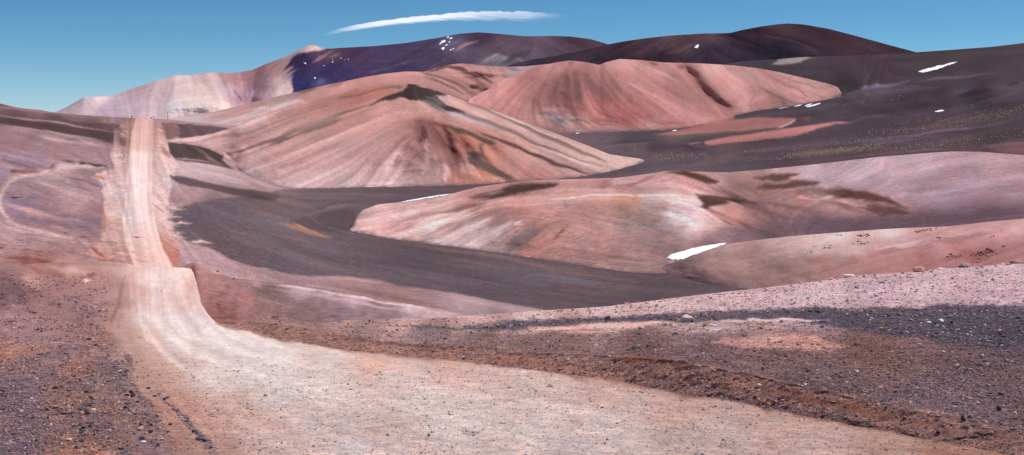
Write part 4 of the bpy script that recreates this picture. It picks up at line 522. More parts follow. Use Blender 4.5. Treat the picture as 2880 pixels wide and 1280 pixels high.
pN = [(20, 790, 130, 95, 100), (60, 770, 150, 105, 105), (0, 830, 122, 88, 95), (60, 830, 130, 94, 98), (110, 790, 190, 140, 130), (150, 780, 165, 118, 115), (250, 770, 175, 128, 120), (200, 760, 195, 145, 135), (170, 765, 140, 92, 85), (100, 850, 155, 112, 112), (200, 850, 150, 112, 112), (150, 810, 152, 108, 106), (50, 900, 165, 126, 130), (250, 900, 145, 110, 112), (330, 800, 165, 118, 112), (340, 860, 155, 112, 104), (320, 900, 165, 122, 112), (100, 960, 150, 118, 122), (200, 990, 150, 112, 112), (20, 1000, 175, 122, 104), (80, 985, 165, 118, 105), (100, 1060, 130, 105, 115), (30, 1080, 120, 98, 112), (50, 1150, 128, 100, 108), (50, 1250, 122, 97, 108), (130, 1200, 138, 104, 104), (190, 1120, 155, 112, 100), (230, 1040, 162, 110, 92), (170, 1250, 150, 108, 98), (220, 1280, 160, 108, 86), (250, 1060, 135, 108, 112), (300, 1150, 150, 110, 100), (280, 1200, 128, 100, 104), (320, 1040, 138, 110, 112), (360, 1000, 178, 138, 125), (390, 1060, 178, 132, 116), (430, 1160, 172, 122, 106), (300, 960, 155, 112, 98), (500, 1150, 178, 128, 112), (480, 1240, 165, 116, 102), (400, 1270, 135, 106, 110), (560, 1260, 162, 120, 108), (600, 1200, 190, 146, 132), (420, 960, 195, 155, 145), (450, 1020, 190, 148, 135), (350, 940, 178, 140, 130),
      (400, 770, 205, 165, 155), (430, 780, 228, 200, 192), (500, 770, 228, 200, 192), (500, 800, 222, 190, 182), (460, 800, 212, 190, 185), (440, 840, 208, 182, 182), (380, 820, 190, 145, 135), (375, 880, 198, 158, 150), (540, 800, 205, 155, 145), (520, 850, 210, 172, 168), (455, 850, 212, 172, 165), (450, 900, 222, 202, 200), (400, 890, 212, 185, 182), (500, 900, 212, 192, 192), (550, 900, 208, 188, 186), (600, 940, 220, 205, 202), (500, 950, 218, 202, 200), (700, 980, 212, 198, 195), (700, 1050, 208, 194, 191), (600, 1050, 212, 192, 185), (800, 1010, 216, 202, 198), (880, 985, 202, 172, 162), (900, 1010, 208, 188, 182), (800, 1100, 208, 194, 193), (650, 1120, 200, 168, 155), (700, 1200, 198, 168, 158), (600, 1260, 175, 135, 122), (900, 1100, 212, 193, 187), (900, 1200, 198, 176, 173), (1100, 1050, 205, 186, 180), (1060, 1035, 215, 168, 152), (1250, 1052, 210, 168, 156), (1200, 1100, 210, 192, 186), (1100, 1200, 198, 170, 162), (1000, 1260, 204, 184, 182), (1300, 1150, 208, 189, 182), (1400, 1060, 205, 172, 162), (1500, 1100, 202, 176, 166), (1500, 1200, 208, 187, 182), (1700, 1100, 200, 165, 154), (1700, 1200, 203, 181, 176), (1900, 1150, 195, 158, 146), (2000, 1250, 190, 166, 161), (2200, 1200, 194, 157, 144), (2300, 1260, 190, 158, 149), (1400, 1250, 203, 181, 176), (2500, 1260, 188, 146, 130), (2700, 1280, 170, 120, 100), (800, 1260, 195, 168, 160), (1250, 1230, 205, 188, 184), (1600, 1260, 198, 176, 174), (1200, 1270, 200, 175, 168)]
fN = [(430, 770, 0, 1), (500, 800, .05, 1), (420, 860, 0, 1), (450, 930, .4, 1), (560, 900, .7, 1), (600, 960, 1, .6), (520, 1040, .9, 1), (700, 1000, 1, .3), (900, 1020, 1, .2), (800, 1100, 1, .5), (1100, 1060, 1, .14), (1100, 1200, 1, .35), (1500, 1080, 1, .15), (1500, 1200, 1, .25), (1900, 1150, 1, .2), (2300, 1230, 1, .22), (350, 1000, .4, 1), (420, 1180, .55, 1), (300, 900, -.4, 1), (250, 1100, -.1, 1), (150, 850, 1, .05), (50, 780, 1, .3), (100, 1000, 1, -.2), (80, 1200, 1, .2), (1500, 1020, 1, .12), (2200, 1080, 1, .25), (1200, 920, 1, .02), (1700, 890, 1, -.08), (2400, 840, 1, -.06), (2600, 1000, 1, .1)]
Nn = Paint(pN, (-100, 700, 3060, 1340), fN, seed=21, warp=5, lwarp=4, idws=22)
# everything right of the road edge
oR = [(560, 750)]+[p for p in eR if p[0] >= 560][0:]+[(6500, 500), (560, 500)]
gvp0 = [(600, 870, 150, 90, 78), (640, 900, 150, 105, 92), (720, 895, 148, 112, 105), (800, 905, 150, 112, 100), (870, 915, 140, 112, 108), (980, 912, 175, 135, 125), (1000, 930, 135, 112, 112), (1150, 905, 195, 155, 146), (1200, 935, 128, 105, 106), (1330, 905, 195, 160, 152), (1350, 950, 125, 98, 96), (1500, 893, 215, 182, 174), (1500, 960, 125, 98, 96), (1700, 880, 215, 182, 175), (1900, 860, 208, 176, 172), (1800, 965, 118, 90, 88), (2000, 850, 206, 175, 174), (2300, 820, 210, 180, 183), (2600, 800, 208, 178, 180), (2850, 780, 208, 178, 180), (2850, 820, 200, 170, 178), (2500, 840, 200, 170, 176), (2200, 850, 202, 172, 174), (2000, 1000, 116, 90, 92), (2200, 1000, 120, 92, 90), (2300, 1080, 116, 91, 94), (2450, 980, 122, 88, 82), (2600, 1100, 118, 96, 104), (2850, 1150, 118, 93, 97), (2850, 1050, 116, 90, 94), (2550, 1020, 125, 94, 90), (2700, 1000, 115, 88, 90), (2700, 1150, 120, 98, 106), (1600, 940, 130, 100, 95), (2850, 985, 100, 85, 98)]
gvp = [(p[0], p[1])+tuple(min(245, c*1.09) for c in p[2:]) for p in gvp0]
Nn.poly(oR, gvp, 1, 5, gr=.75)
bank = [(-0, 0)]
be = [p for p in eR if 590 <= p[0] <= 3400]; bt = [p for p in eB if 590 <= p[0] <= 3400]
bkp0 = [(620, 905, 150, 105, 92), (700, 920, 152, 108, 92), (850, 940, 152, 100, 80), (1000, 965, 148, 92, 72), (1200, 985, 146, 90, 72), (1100, 990, 155, 110, 95), (1400, 1005, 150, 98, 80), (1500, 1015, 148, 94, 76), (1700, 1035, 142, 92, 76), (1800, 1050, 138, 88, 72), (2100, 1100, 145, 92, 74), (2400, 1150, 140, 88, 72), (2700, 1225, 138, 90, 78), (2880, 1260, 135, 90, 80), (1900, 1080, 148, 104, 90), (2300, 1165, 142, 96, 84)]
bkp = [(p[0], p[1])+tuple(min(245, (c*1.16*.42+k*.58)*1.06) for c, k in zip(p[2:], (158, 122, 112))) for p in bkp0]
Nn.poly(be+bt[::-1], bkp, .9, 14, gr=.55, ws=1.6)
Nn.stroke([(p[0], p[1]-1) for p in be if p[0] > 950], 3.5, (182, 128, 110), .5, gr=.1)
# tonal streaks in bank and gravel; the first paints shade beneath the overhang
for q, w, c, a, g_ in [([(960, 948), (1146, 968), (1300, 982)], 4, (112, 66, 52), .6, .3), ([(1700, 1010), (1850, 1012), (1960, 1032)], 9, (138, 80, 62), .7, .2), ([(1300, 1000), (1500, 1020), (1650, 1040)], 5, (158, 100, 78), .6, .2), ([(2100, 1080), (2400, 1150), (2700, 1215)], 10, (142, 86, 66), .6, .25), ([(1820, 1085), (2100, 1130), (2400, 1185), (2700, 1250)], 7, (120, 92, 92), .6, .8), ([(1400, 990), (1600, 1010)], 5, (118, 90, 88), .5, .7), ([(640, 885), (700, 878), (760, 880)], 5, (150, 118, 118), .5, .5), ([(760, 893), (860, 910)], 5, (130, 108, 112), .6, .8)]:
    Nn.stroke(q, w, c, a, gr=g_)
Nn.stroke([(1080, 912), (1180, 920), (1300, 922), (1400, 918)], 3.5, (98, 88, 102), .5, gr=1., ws=1.6)
DB = [(1290, 916), (1400, 911), (1520, 900), (1706, 893), (1920, 880), (2100, 874), (2300, 866), (2600, 864), (3080, 852), (3080, 985), (2700, 968), (2500, 945), (2400, 928), (2280, 912), (2200, 904), (1950, 904), (1800, 907), (1600, 916), (1480, 925), (1380, 926), (1310, 922)]
Nn.poly(DB, (92, 88, 103), .9, 11, gr=1., ws=1.5)
for q, w, c, a, g_ in [([(1440, 934), (1550, 924), (1620, 925), (1700, 917), (1780, 918), (1850, 908), (1915, 905)], 7, (225, 178, 164), .85, .4), ([(1580, 938), (1660, 938), (1760, 928)], 5, (215, 160, 142), .8, .5), ([(1380, 932), (1440, 932)], 4, (190, 150, 142), .7, .5), ([(1975, 902), (2060, 903), (2150, 901), (2250, 903), (2350, 903)], 3.2, (225, 198, 192), .85, .4), ([(1950, 937), (1985, 932), (2020, 925), (2090, 915)], 4.5, (215, 192, 188), .75, .4), ([(2020, 915), (2120, 918), (2230, 922)], 12, (192, 152, 146), .65, .8), ([(2100, 940), (2060, 950)], 8, (112, 88, 88), .4, .8)]:
    Nn.stroke(q, w, c, a, gr=g_)
Nn.poly([(2000, 962), (2040, 952), (2100, 942), (2180, 936), (2250, 945), (2330, 958), (2385, 972), (2335, 988), (2290, 990), (2200, 980), (2100, 978), (2040, 972)], (208, 150, 134), .88, 10, gr=.6)
Nn.poly([(2090, 953), (2170, 946), (2240, 952), (2180, 962), (2110, 962)], (222, 180, 170), .5, 8, gr=.5)
# red patch at the crest bank
Nn.stroke([(572, 800), (590, 850), (612, 885)], 5, (150, 98, 88), .5, gr=.4); Nn.stroke([(556, 775), (568, 820), (585, 870), (605, 895)], 5, (175, 115, 100), .7, gr=.2)
# left gravel heaps
for q, w, w2, c, a, g_ in [([(325, 957), (300, 985), (285, 1010), (310, 1050), (350, 1090), (390, 1150), (430, 1230), (450, 1290)], 14, 60, (125, 104, 110), .5, 1.), ([(343, 991), (365, 1015), (386, 1045)], 6, 7, (125, 106, 115), .7, .9), ([(440, 1107), (490, 1150), (541, 1200), (575, 1240), (610, 1290)], 5, 13, (128, 106, 110), .55, .95), ([(245, 1065), (252, 1110), (248, 1140), (215, 1180), (222, 1230), (250, 1290)], 13, 30, (122, 100, 104), .45, .95), ([(0, 1040), (60, 1020), (150, 995), (260, 970)], 16, 10, (122, 102, 114), .5, .8), ([(20, 1080), (60, 1160), (50, 1290)], 60, 70, (118, 96, 108), .6, .95), ([(0, 1003), (60, 985), (110, 982)], 9, 6, (178, 122, 100), .6, .2), ([(190, 1260), (230, 1270), (290, 1280)], 8, 6, (168, 108, 82), .7, .3), ([(268, 1020), (240, 1060)], 12, 8, (165, 108, 90), .6, .3), ([(120, 964), (180, 966), (205, 970)], 1.4, 1, (205, 185, 190), .6, .2)]:
    Nn.stroke(q, w, c, a, gr=g_, w2=w2)
for q, w, c, a in [([(0, 800), (40, 812), (60, 835), (20, 850)], 14, (112, 82, 90), .6), ([(30, 740), (80, 748), (120, 765), (160, 775)], 5, (155, 88, 78), .6), ([(60, 775), (110, 790), (125, 805)], 6, (212, 160, 150), .6), ([(235, 790), (262, 788)], 5, (225, 200, 192), .8), ([(240, 776), (275, 772)], 5, (130, 90, 88), .7), ([(120, 745), (180, 762), (260, 765)], 7, (208, 160, 150), .5), ([(360, 770), (345, 820), (325, 870), (310, 930)], 5, (140, 98, 92), .6), ([(375, 765), (362, 820), (350, 880)], 4, (185, 130, 118), .5), ([(335, 900), (300, 930), (262, 950)], 4, (180, 128, 110), .6)]:  # first stroke and the pN samples beneath it paint shadow at far left
    Nn.stroke(q, w, c, a)
# wheel tracks
for q, w, c, a in [([(395, 765), (385, 830), (392, 890), (420, 950), (480, 1010), (580, 1070), (700, 1120)], 8, (222, 206, 203), .55), ([(430, 765), (425, 830), (432, 890), (470, 945), (560, 1000), (700, 1045), (900, 1090), (1100, 1130)], 7, (226, 212, 208), .6), ([(470, 765), (468, 830), (482, 885), (530, 935), (640, 975), (800, 1012), (1000, 1050)], 7, (228, 214, 210), .6), ([(505, 765), (510, 830), (530, 880), (580, 925), (680, 955), (830, 985), (1000, 1010)], 6, (225, 210, 206), .55), ([(450, 780), (446, 840), (460, 895), (510, 950), (620, 1000), (800, 1045)], 4, (192, 160, 152), .45), ([(520, 770), (528, 830), (545, 880)], 4, (200, 145, 132), .5), ([(378, 765), (366, 840), (368, 900)], 4, (190, 142, 130), .6), ([(492, 770), (492, 830), (510, 885), (560, 935), (660, 975)], 4, (195, 168, 162), .4), ([(1000, 1022), (1100, 1030), (1180, 1050)], 8, (218, 160, 140), .5), ([(960, 985), (1100, 1002), (1250, 1020), (1420, 1035)], 6, (205, 140, 118), .5), ([(1600, 1062), (1900, 1112), (2200, 1170), (2500, 1230)], 7, (200, 152, 134), .5), ([(900, 1110), (1200, 1170), (1500, 1230)], 14, (214, 200, 196), .4), ([(700, 1080), (900, 1150), (1150, 1240)], 10, (188, 160, 150), .4), ([(600, 1130), (800, 1210), (900, 1290)], 16, (190, 146, 130), .35), ([(1300, 1100), (1600, 1150), (1900, 1220)], 12, (212, 192, 186), .35)]:
    Nn.stroke(q, w*1.05, tuple(x+(4 if c[0] > 205 else -6) for x in c), a*.65, soft=w*2.4, gr=.14)
lf = (Nn.U < 420-0*Nn.V)*sstep((Nn.V-930)/120)
Nn.gr = np.maximum(Nn.gr, (.75+.2*fbm(Nn.U/40, Nn.V/16, 445, 4))*lf*sstep((440-Nn.U)/120))
Nn.gr = np.maximum(Nn.gr, (.16+.17*fbm(Nn.U/60, Nn.V/18, 444, 4))*sstep((Nn.V-930)/150)).clip(0, 1)
Nn.gr = np.maximum(Nn.gr, (.62+.25*fbm(Nn.U/30, Nn.V/10, 447, 4))*sstep((345-Nn.U)/60)*sstep((Nn.V-745)/40))
Nn.gr = np.maximum(Nn.gr, .10+.19*sstep((Nn.V-930)/140)).clip(0, 1)
Nn.done(.05, .045, 81, .8, (1.03, .985, .99))
# ================================================================ BUILD
KK = 1.0
SUN_AZ, SUN_EL = math.radians(68), math.radians(56)     # azimuth clockwise from +Y
def gs(a, sm):
    g = np.arange(u[0], u[-1]+2, 2.); return np.interp(u, g, gblur1(np.interp(g, u, a), sm/2.))
def hillD(dridge, base_d, t, shape=.5):
    g = (1-shape)*t+shape*t**2.2
    return base_d+dridge*g
S = {}
# far mountains
u = cols(60, 1850, STEP); vt = pl(rL1, u, 3); cr = .7*fbm(u/9, u*0, 5, 4); vb = np.full_like(u, 352.); vb = np.minimum(vb, 352); vt = np.minimum(vt, vb-2)
def reliefL1(U, V, D, lc, t):
    r = -900*np.exp(-((U-560)/90)**2)*np.sin(np.pi*np.clip(t, 0, 1))-500*np.exp(-((U-260)/70)**2)*t+700*np.exp(-((U-695)/35)**2)*(1-t*.6)-500*np.exp(-((U-1000-(V-150)*-1.2)/90)**2)*t
    return r*.4*np.minimum(1, 3*t)+lc*5+22*fbm(U/70, V/50, 91, 4)*np.minimum(1, 3*(1-t)+.15)
S['far'] = sheet('mountain', u, vb, vt, lambda U, V, t: 5200+1900*(.5*t+.5*t**2), A, M_far, 160, (900, 260, 8), K=KG['far'], relief=reliefL1, crest=cr)
u = cols(1400, 2800, STEP); vt = pl(rL2, u, 4); cr = .4*fbm(u/9, u*0, 6, 4); vb = np.full_like(u, 250.)
S['dark'] = sheet('mountain', u, vb, vt, lambda U, V, t: 3500+1000*(.5*t+.5*t**2), B, M_far, 90, (700, 180, 8), K=KG['dark'],
    relief=lambda U, V, D, lc, t: lc*5+20*fbm(U/80, V/45, 92, 4)*np.minimum(1, 3*(1-t)+.15)-420*np.exp(-((U-2150-(V-80)*1.2)/110)**2)*t*.5+100*np.exp(-((U-2010-(V-80)*-.3)/60)**2)*t, crest=cr)
# plain, valley and right slope in one sheet
topG = [(-500, 240), (0, 291), (37, 300), (75, 306), (112, 309), (149, 316), (224, 323), (298, 328), (372, 331.5), (410, 333), (440, 334), (485, 337), (600, 350), (800, 356), (1500, 350), (1700, 330), (1850, 270), (1960, 210), (2010, 186), (2089, 172), (2171, 168), (2250, 161), (2411, 156), (2577, 147), (2679, 140), (2786, 132), (2880, 121), (3400, 60)]
rNs = lambda x: pl(rN, x, 5)
u = cols(-500, 3400, STEP); vt = pl(topG, u, 5); cr = .35*fbm(u/7, u*0, 8, 4)
vb = np.maximum(pl(rN, u, 60)+45, 800)+0*u; vb = np.minimum(vb, 940)
def reliefG(U, V, D, lc, t):
    k = sstep((U-1900)/400)*sstep((430-V)/120)
    r = k*D*(.008*fbm(U/130, V/35, 31, 3)+.0007*lc)-k*D*.02*np.exp(-((V-(300-(U-2400)*.12))/22)**2)
    k2 = sstep((500-U)/120)*sstep((V-420)/50); r = r+D*k2*.003*fbm(U/60+V/90, V/14, 33, 3)
    rd = np.exp(-(np.minimum(np.abs(U-pl(RLc, V)), np.abs(U-pl(RRc, V)))/7)**2)
    r = r+D*.00012*lc*(1-k)*sstep((V-330)/10)-rd*D*.0006*sstep((V-335)/20)*(U < 560)
    e = np.minimum(1, 12*(1-t)); return r*e
RLc = [(p[1], p[0]) for p in RL]; RRc = [(p[1], p[0]) for p in RR]
track = [(217, 458), (185, 461), (141, 472), (98, 484), (50, 489), (14, 502), (-6, 530), (-10, 570), (-2, 605), (18, 630), (54, 644), (54, 634), (30, 618), (12, 598), (8, 570), (12, 535), (28, 514), (60, 500), (98, 496), (141, 486), (190, 474), (217, 470)]
S['G'] = sheet('valley_floor', u, vb, vt, lambda U, V, t: Gd(U, V), Gp, M_plain, 380, (500, 60, 8), K=KG['G'], relief=reliefG, crest=cr, split=[('dirt_road', ROADFAR), ('track', track)])
# ridge behind
u = cols(425, 1660, STEP); vt = pl(rL5, u, 4); vb = np.maximum(pl(bL5, u, 6), vt+1.2)
bd = gs(Gd(u, vb), 25)+4; _w = sstep((u-1180)/150); bd = bd*(1-_w)+_w*2250
S['ridge'] = sheet('ridge', u, vb, vt, lambda U, V, t: np.maximum(bd[None]*(1-t)+t*np.interp(U, [425, 560, 700, 1000, 1300, 1660], [690, 1150, 1600, 2150, 2450, 2500]), bd[None]), E, M_hill, 130, (400, 60, 8), K=KG['ridge'],
    relief=lambda U, V, D, lc, t: (lc*.0006*D+.006*D*fbm(U/110, V/40, 93, 3))*np.minimum(1, 6*t)*np.minimum(1, 8*(1-t)))
# red hills at the back
u = cols(1318, 2366, STEP); vt = pl(rL4, u, 3); vb = np.maximum(pl(bL4, u, 3)+2, vt+1.2)
bd4 = gs(np.minimum(Gd(u, vb), np.interp(u, [1318, 1500, 1600], [1720, 1700, 5000])), 40)+2
rd4 = np.interp(u, [1318, 1400, 1600, 1800, 2000, 2200, 2366], [20, 170, 330, 330, 300, 160, 5])
def relief4(U, V, D, lc, t):
    gx = np.interp(V, [185, 215, 245, 275, 305, 330], [1922, 1945, 1964, 1996, 2040, 2080])
    r = 75*np.exp(-((U-gx)/26)**2)*t**.5-22*np.exp(-((U-1600-(V-180)*.25)/90)**2)*np.sin(np.pi*t)-45*np.exp(-((U-1420+(V-210)*.6)/40)**2)*np.sin(np.pi*t)
    return (r*.75+lc*1.1+4*fbm(U/60, V/45, 94, 3))*np.minimum(1, 5*t)*np.minimum(1, 6*(1-t)+.1)
rd4 = gs(rd4, 30)
S['red'] = sheet('hill', u, vb, vt, lambda U, V, t: hillD(rd4[None], bd4[None], t, .35), Dp, M_hill, 150, (350, 70, 8), K=KG['red'], foot=(7, .8), relief=relief4, skirt=25)
# cone
u = cols(455, 1812, STEP); vt = pl(rL6, u, 3); vb = np.maximum(pl(bL6, u, 4)+1, vt+1.)
bd6 = gs(Gd(u, vb), 18)+1; rd6 = pl(dL6, u, 30)
def relief6(U, V, D, lc, t):
    r = -70*np.exp(-((U-np.interp(V, [236, 345, 400, 520], [1160, 1190, 1180, 1130]))/85)**2)*np.sin(np.pi*t)**.6
    r = r+45*np.exp(-((U-np.interp(V, [300, 350, 420, 460, 520], [1240, 1230, 1262, 1288, 1300]))/22)**2)*np.sin(np.pi*t)
    r = r-30*np.exp(-((U-np.interp(V, [300, 380, 440, 520], [1270, 1320, 1350, 1380]))/26)**2)*np.sin(np.pi*t)
    r = r+22*np.exp(-((U-np.interp(V, [340, 400, 470, 520], [1290, 1360, 1400, 1450]))/22)**2)*np.sin(np.pi*t)
    return (r*.6*np.minimum(1, 2.5*t)+lc*.8+2.5*fbm(U/70, V/45, 95, 3))*np.minimum(1, 6*t)*np.minimum(1, 6*(1-t)+.05)
S['cone'] = sheet('hill', u, vb, vt, lambda U, V, t: hillD(rd6[None], bd6[None], t, .4), G6, M_hill, 205, (260, 60, 8), K=KG['cone'], foot=(6, .7), relief=relief6, skirt=15)
# middle hill
u = cols(982, 3300, STEP); vt = pl(rL8, u, 4); vb = np.maximum(pl(bL8, u, 6)+1, vt+1.2)
_w = sstep((u-1080)/200); bd8 = Gd(u, vb)*(1-_w)+_w*gs(Gd(u, vb), 22)+.5; rd8 = pl([(982, 2), (990, 6), (1010, 25), (1124, 100), (1300, 170), (1500, 185), (1900, 210), (2300, 280), (3300, 320)], u, 30)
def relief8(U, V, D, lc, t):
    r = -20*np.exp(-((V-565-(U-1800)*.02)/24)**2)*sstep((U-1500)/120)*sstep((2010-U)/60)
    r = r+34*np.exp(-(((U-1745)/70)**2+((V-540)/20)**2))
    r = r-30*np.exp(-(((U-1900)/80)**2+((V-510)/22)**2))
    r = r+40*np.exp(-(((U-np.interp(V, [490, 550, 600, 660], [2080, 2040, 2090, 2180]))/40)**2))*np.exp(-((V-580)/60)**2)
    r = r-26*np.exp(-(((U-1960)/55)**2+((V-620)/38)**2))
    r = r-30*np.exp(-((U-1480+(V-600)*.8)/60)**2)*np.exp(-((V-630)/60)**2)
    w = np.sin((U-2150)/42+(V-520)/9)*np.exp(-(((V-(505+(U-2150)*.2))/28)**2))*sstep((U-2080)/80)*sstep((2600-U)/100)
    r = r+16*w
    return (r*.42+lc*.4+1.4*fbm(U/70, V/40, 96, 3))*np.minimum(1, 6*t)*np.minimum(1, 6*(1-t)+.05)
rd8 = gs(rd8, 30)
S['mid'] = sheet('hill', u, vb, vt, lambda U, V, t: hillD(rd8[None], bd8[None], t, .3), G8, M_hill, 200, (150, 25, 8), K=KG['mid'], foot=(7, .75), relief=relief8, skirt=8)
# right hill
u = cols(1850, 3300, STEP); vt = pl(rL9, u, 4); cr = .5*fbm(u/8, u*0, 9, 4)*sstep((u-2050)/300); vb = np.maximum(pl(bL9, u, 8)+1, vt+1.2)
bd9 = gs(np.interp(u, [1850, 2125, 2400, 3300], [1, 1, .75, .7])*Gd(u, vb), 40)+.5
rd9 = pl([(1850, 2), (1920, 20), (2106, 90), (2554, 150), (3300, 150)], u, 20)
S['right'] = sheet('hill', u, vb, vt, lambda U, V, t: hillD(rd9[None], bd9[None], t, .3), G9, M_slope, 100, (90, 14, 8), K=KG['right'],
    relief=lambda U, V, D, lc, t: (lc*.08+1.2*fbm(U/90, V/40, 97, 3)+.12*fbm(U/22, V/9, 98, 3))*np.minimum(1, 6*t)*np.minimum(1, 6*(1-t)+.05), skirt=32, crest=cr)
# slope by the bend
u = cols(492, 1345, STEP); vt = pl(rLb, u, 3); cr = .5*fbm(u/6, u*0, 10, 4); vb = np.maximum(pl(bLb, u, 4), vt+2)
rdb = np.interp(u, [536, 560, 600, 658, 850, 1240, 1345], [182, 178, 150, 130, 120, 98, 90]); q_ = sstep((u-660)/140); dcr = np.minimum(5870/(vb-718)*1.045, 179)*(1-q_)+q_*50; rdb = np.maximum(rdb, dcr+.5)
S['slope'] = sheet('slope', u, vb, vt, lambda U, V, t: 1/((1/dcr[None])*(1-t)+t/rdb[None]), Gb, M_slope, 130, (60, 10, 6), K=KG['slope'],
    relief=lambda U, V, D, lc, t: (.0025*D*fbm(U/60, V/22, 99, 3)+.0004*D*fbm(U/9, V/4, 101, 3))*np.minimum(1, 6*(1-t)), skirt=7, crest=cr)
# foreground
def pl2(p, u, sm): return np.where(u < 3350, pl(p, u, sm), np.interp(u, [q[0] for q in p], [q[1] for q in p]))
u = cols(-3000, 6500, 2.0, 10); vt = pl(rN, u, 2.5)
rough = sstep((u-900)/600)
cr = (.9*fbm(u/9, u*0, 14, 4)-1.6*np.clip(fbm(u/14, u*0, 15, 3)-.8, 0, 2))*(.35+.9*rough)*sstep(np.abs(u-460)/100)
vr = np.maximum(pl2(eR, u, 6), vt+.6); vk = np.clip(pl2(eB, u, 6), vt+.3, vr-.2)
d_r = np.minimum(5870./np.maximum(vr-718, 30.), 173.); d_k = d_r*(1+np.interp(u, [546, 620, 1000, 2000, 2880], [.0, .07, .065, .055, .06]))
dt = np.interp(u, [-500, 0, 380, 552, 575, 600, 630, 700, 800, 960, 1520, 2000, 2880, 3400], [185, 180, 173, 173, 150, 100, 66, 52, 44, 39, 35, 38, 50, 55])
dt = d_k*1.01*(1-sstep((u-640)/140))+dt*sstep((u-640)/140); dt = np.maximum(dt, d_k*1.001)
VB = 1345.
def dN(U, V, t):
    k0 = 1/(5870./(VB-718)); a = 1/d_r; b = 1/d_k; c = 1/dt
    o = np.empty_like(U)
    lo = V >= vr[None]; mi = (V < vr[None]) & (V >= vk[None])
    f1 = a+(k0-a)*(V-vr)/(VB-vr); f2 = b+(a-b)*(V-vk)/(vr-vk); f3 = c+(b-c)*((V-vt)/(np.maximum(vk-vt, .1)))
    inv = np.where(lo, f1, np.where(mi, f2, f3))
    return 1/inv
def reliefN(U, V, D, lc, t):
    gx = U/F*0
    X = (U-CU)/F*D; Y = D
    road = sstep((vr[None]-V+14)/10) if False else 0
    e = np.minimum(1, 20*(1-t))*sstep((170-D)/60)
    gr = rsamp_gr(U, V)
    big = .22*fbm(X/5., Y/9., 201, 3)
    sm = (.004+.022*gr)*fbm(X/.35, Y/.5, 205, 3)+(.002+.010*gr)*fbm(X/.08, Y/.12, 207, 2)
    bk = sstep((V-vk[None])/6)*sstep((vr[None]-V)/5)*sstep((U-640)/60); sm = sm+bk*(.008*fbm(X/.6, Y/.6, 211, 3)+.010*fbm(X/.13, Y/.13, 212, 2))
    rut = -.008*lc*(gr < .3)
    return (big*.5+sm*2.2+rut)*e*np.minimum(1, D/14)
_g2 = Nn
def rsamp_gr(U, V): return _g2.at(U, V)[1]
ROADN = [(380, 750), (366, 780), (358, 830), (352, 880), (356, 920), (372, 960), (410, 1010), (450, 1060), (500, 1120), (560, 1190), (640, 1275), (700, 1350), (6700, 1360), (6700, 1344)]+[(p[0], p[1]+1) for p in eR[::-1] if p[0] >= 560]+[(546, 753)]
vb = np.full_like(u, VB)
_ug = np.clip(u, -490, 3390); _gv = np.interp(_ug, S['G'].u, S['G'].vb)-14; _gd = Gd(_ug, _gv)
_wb = np.maximum(_gd-dt, 5.); _zt = H-(_gv-V0)/F*_gd-.4
backN = (_wb, np.maximum(H-(vt-V0)/F*(dt+_wb)-_zt, 2.), 14)
S['near'] = sheet('ground', u, vb, vt, dN, Nn, M_near, 400, backN, K=KG['near'], relief=reliefN, crest=cr, split=[('dirt_road', ROADN)])
print('sheets done')
# one road: join the near and the far stretch
def join(objs):
    with bpy.context.temp_override(active_object=objs[0], object=objs[0], selected_editable_objects=objs, selected_objects=objs): bpy.ops.object.join()
    return objs[0]
roads = [o for k in ('near', 'G') for o in S[k].objs if o.name.startswith('dirt_road')]
road = join(roads); road.name = 'dirt_road'
# the ground goes on beside and behind the viewpoint, the road with it
gx = np.linspace(-60, 60, 121); gy = np.concatenate([np.linspace(-60, 8.5, 60), [9.45]]); X, Y = np.meshgrid(gx, gy); Z = .045+.02*fbm(X/5, Y/5, 55, 3)*sstep((9-Y)/3)
idx = np.arange(X.size).reshape(X.shape)
Fq = np.stack([idx[:-1, :-1], idx[:-1, 1:], idx[1:, 1:], idx[1:, :-1]], -1).reshape(-1, 4)
rc = ((X > -1.9-(9.4-Y)*.25) & (Y > 1.5-.12*X)).ravel(); cc = np.where(rc[:, None], lin((208, 178, 168))[None], lin((150, 115, 112))[None]); fr = rc[Fq].all(1)
for nm, m_, gg in (('ground', ~fr, .8), ('dirt_road', fr, .25)):
    f = Fq[m_]; used = np.unique(f); re_ = np.full(X.size, -1); re_[used] = np.arange(len(used))
    o = tag(new_mesh(nm, np.stack([X, Y, Z], -1).reshape(-1, 3)[used], re_[f], cc[used], np.full(len(used), gg), M_near), kind='structure')
    if nm == 'dirt_road': road = join([road, o]); road.name = 'dirt_road'
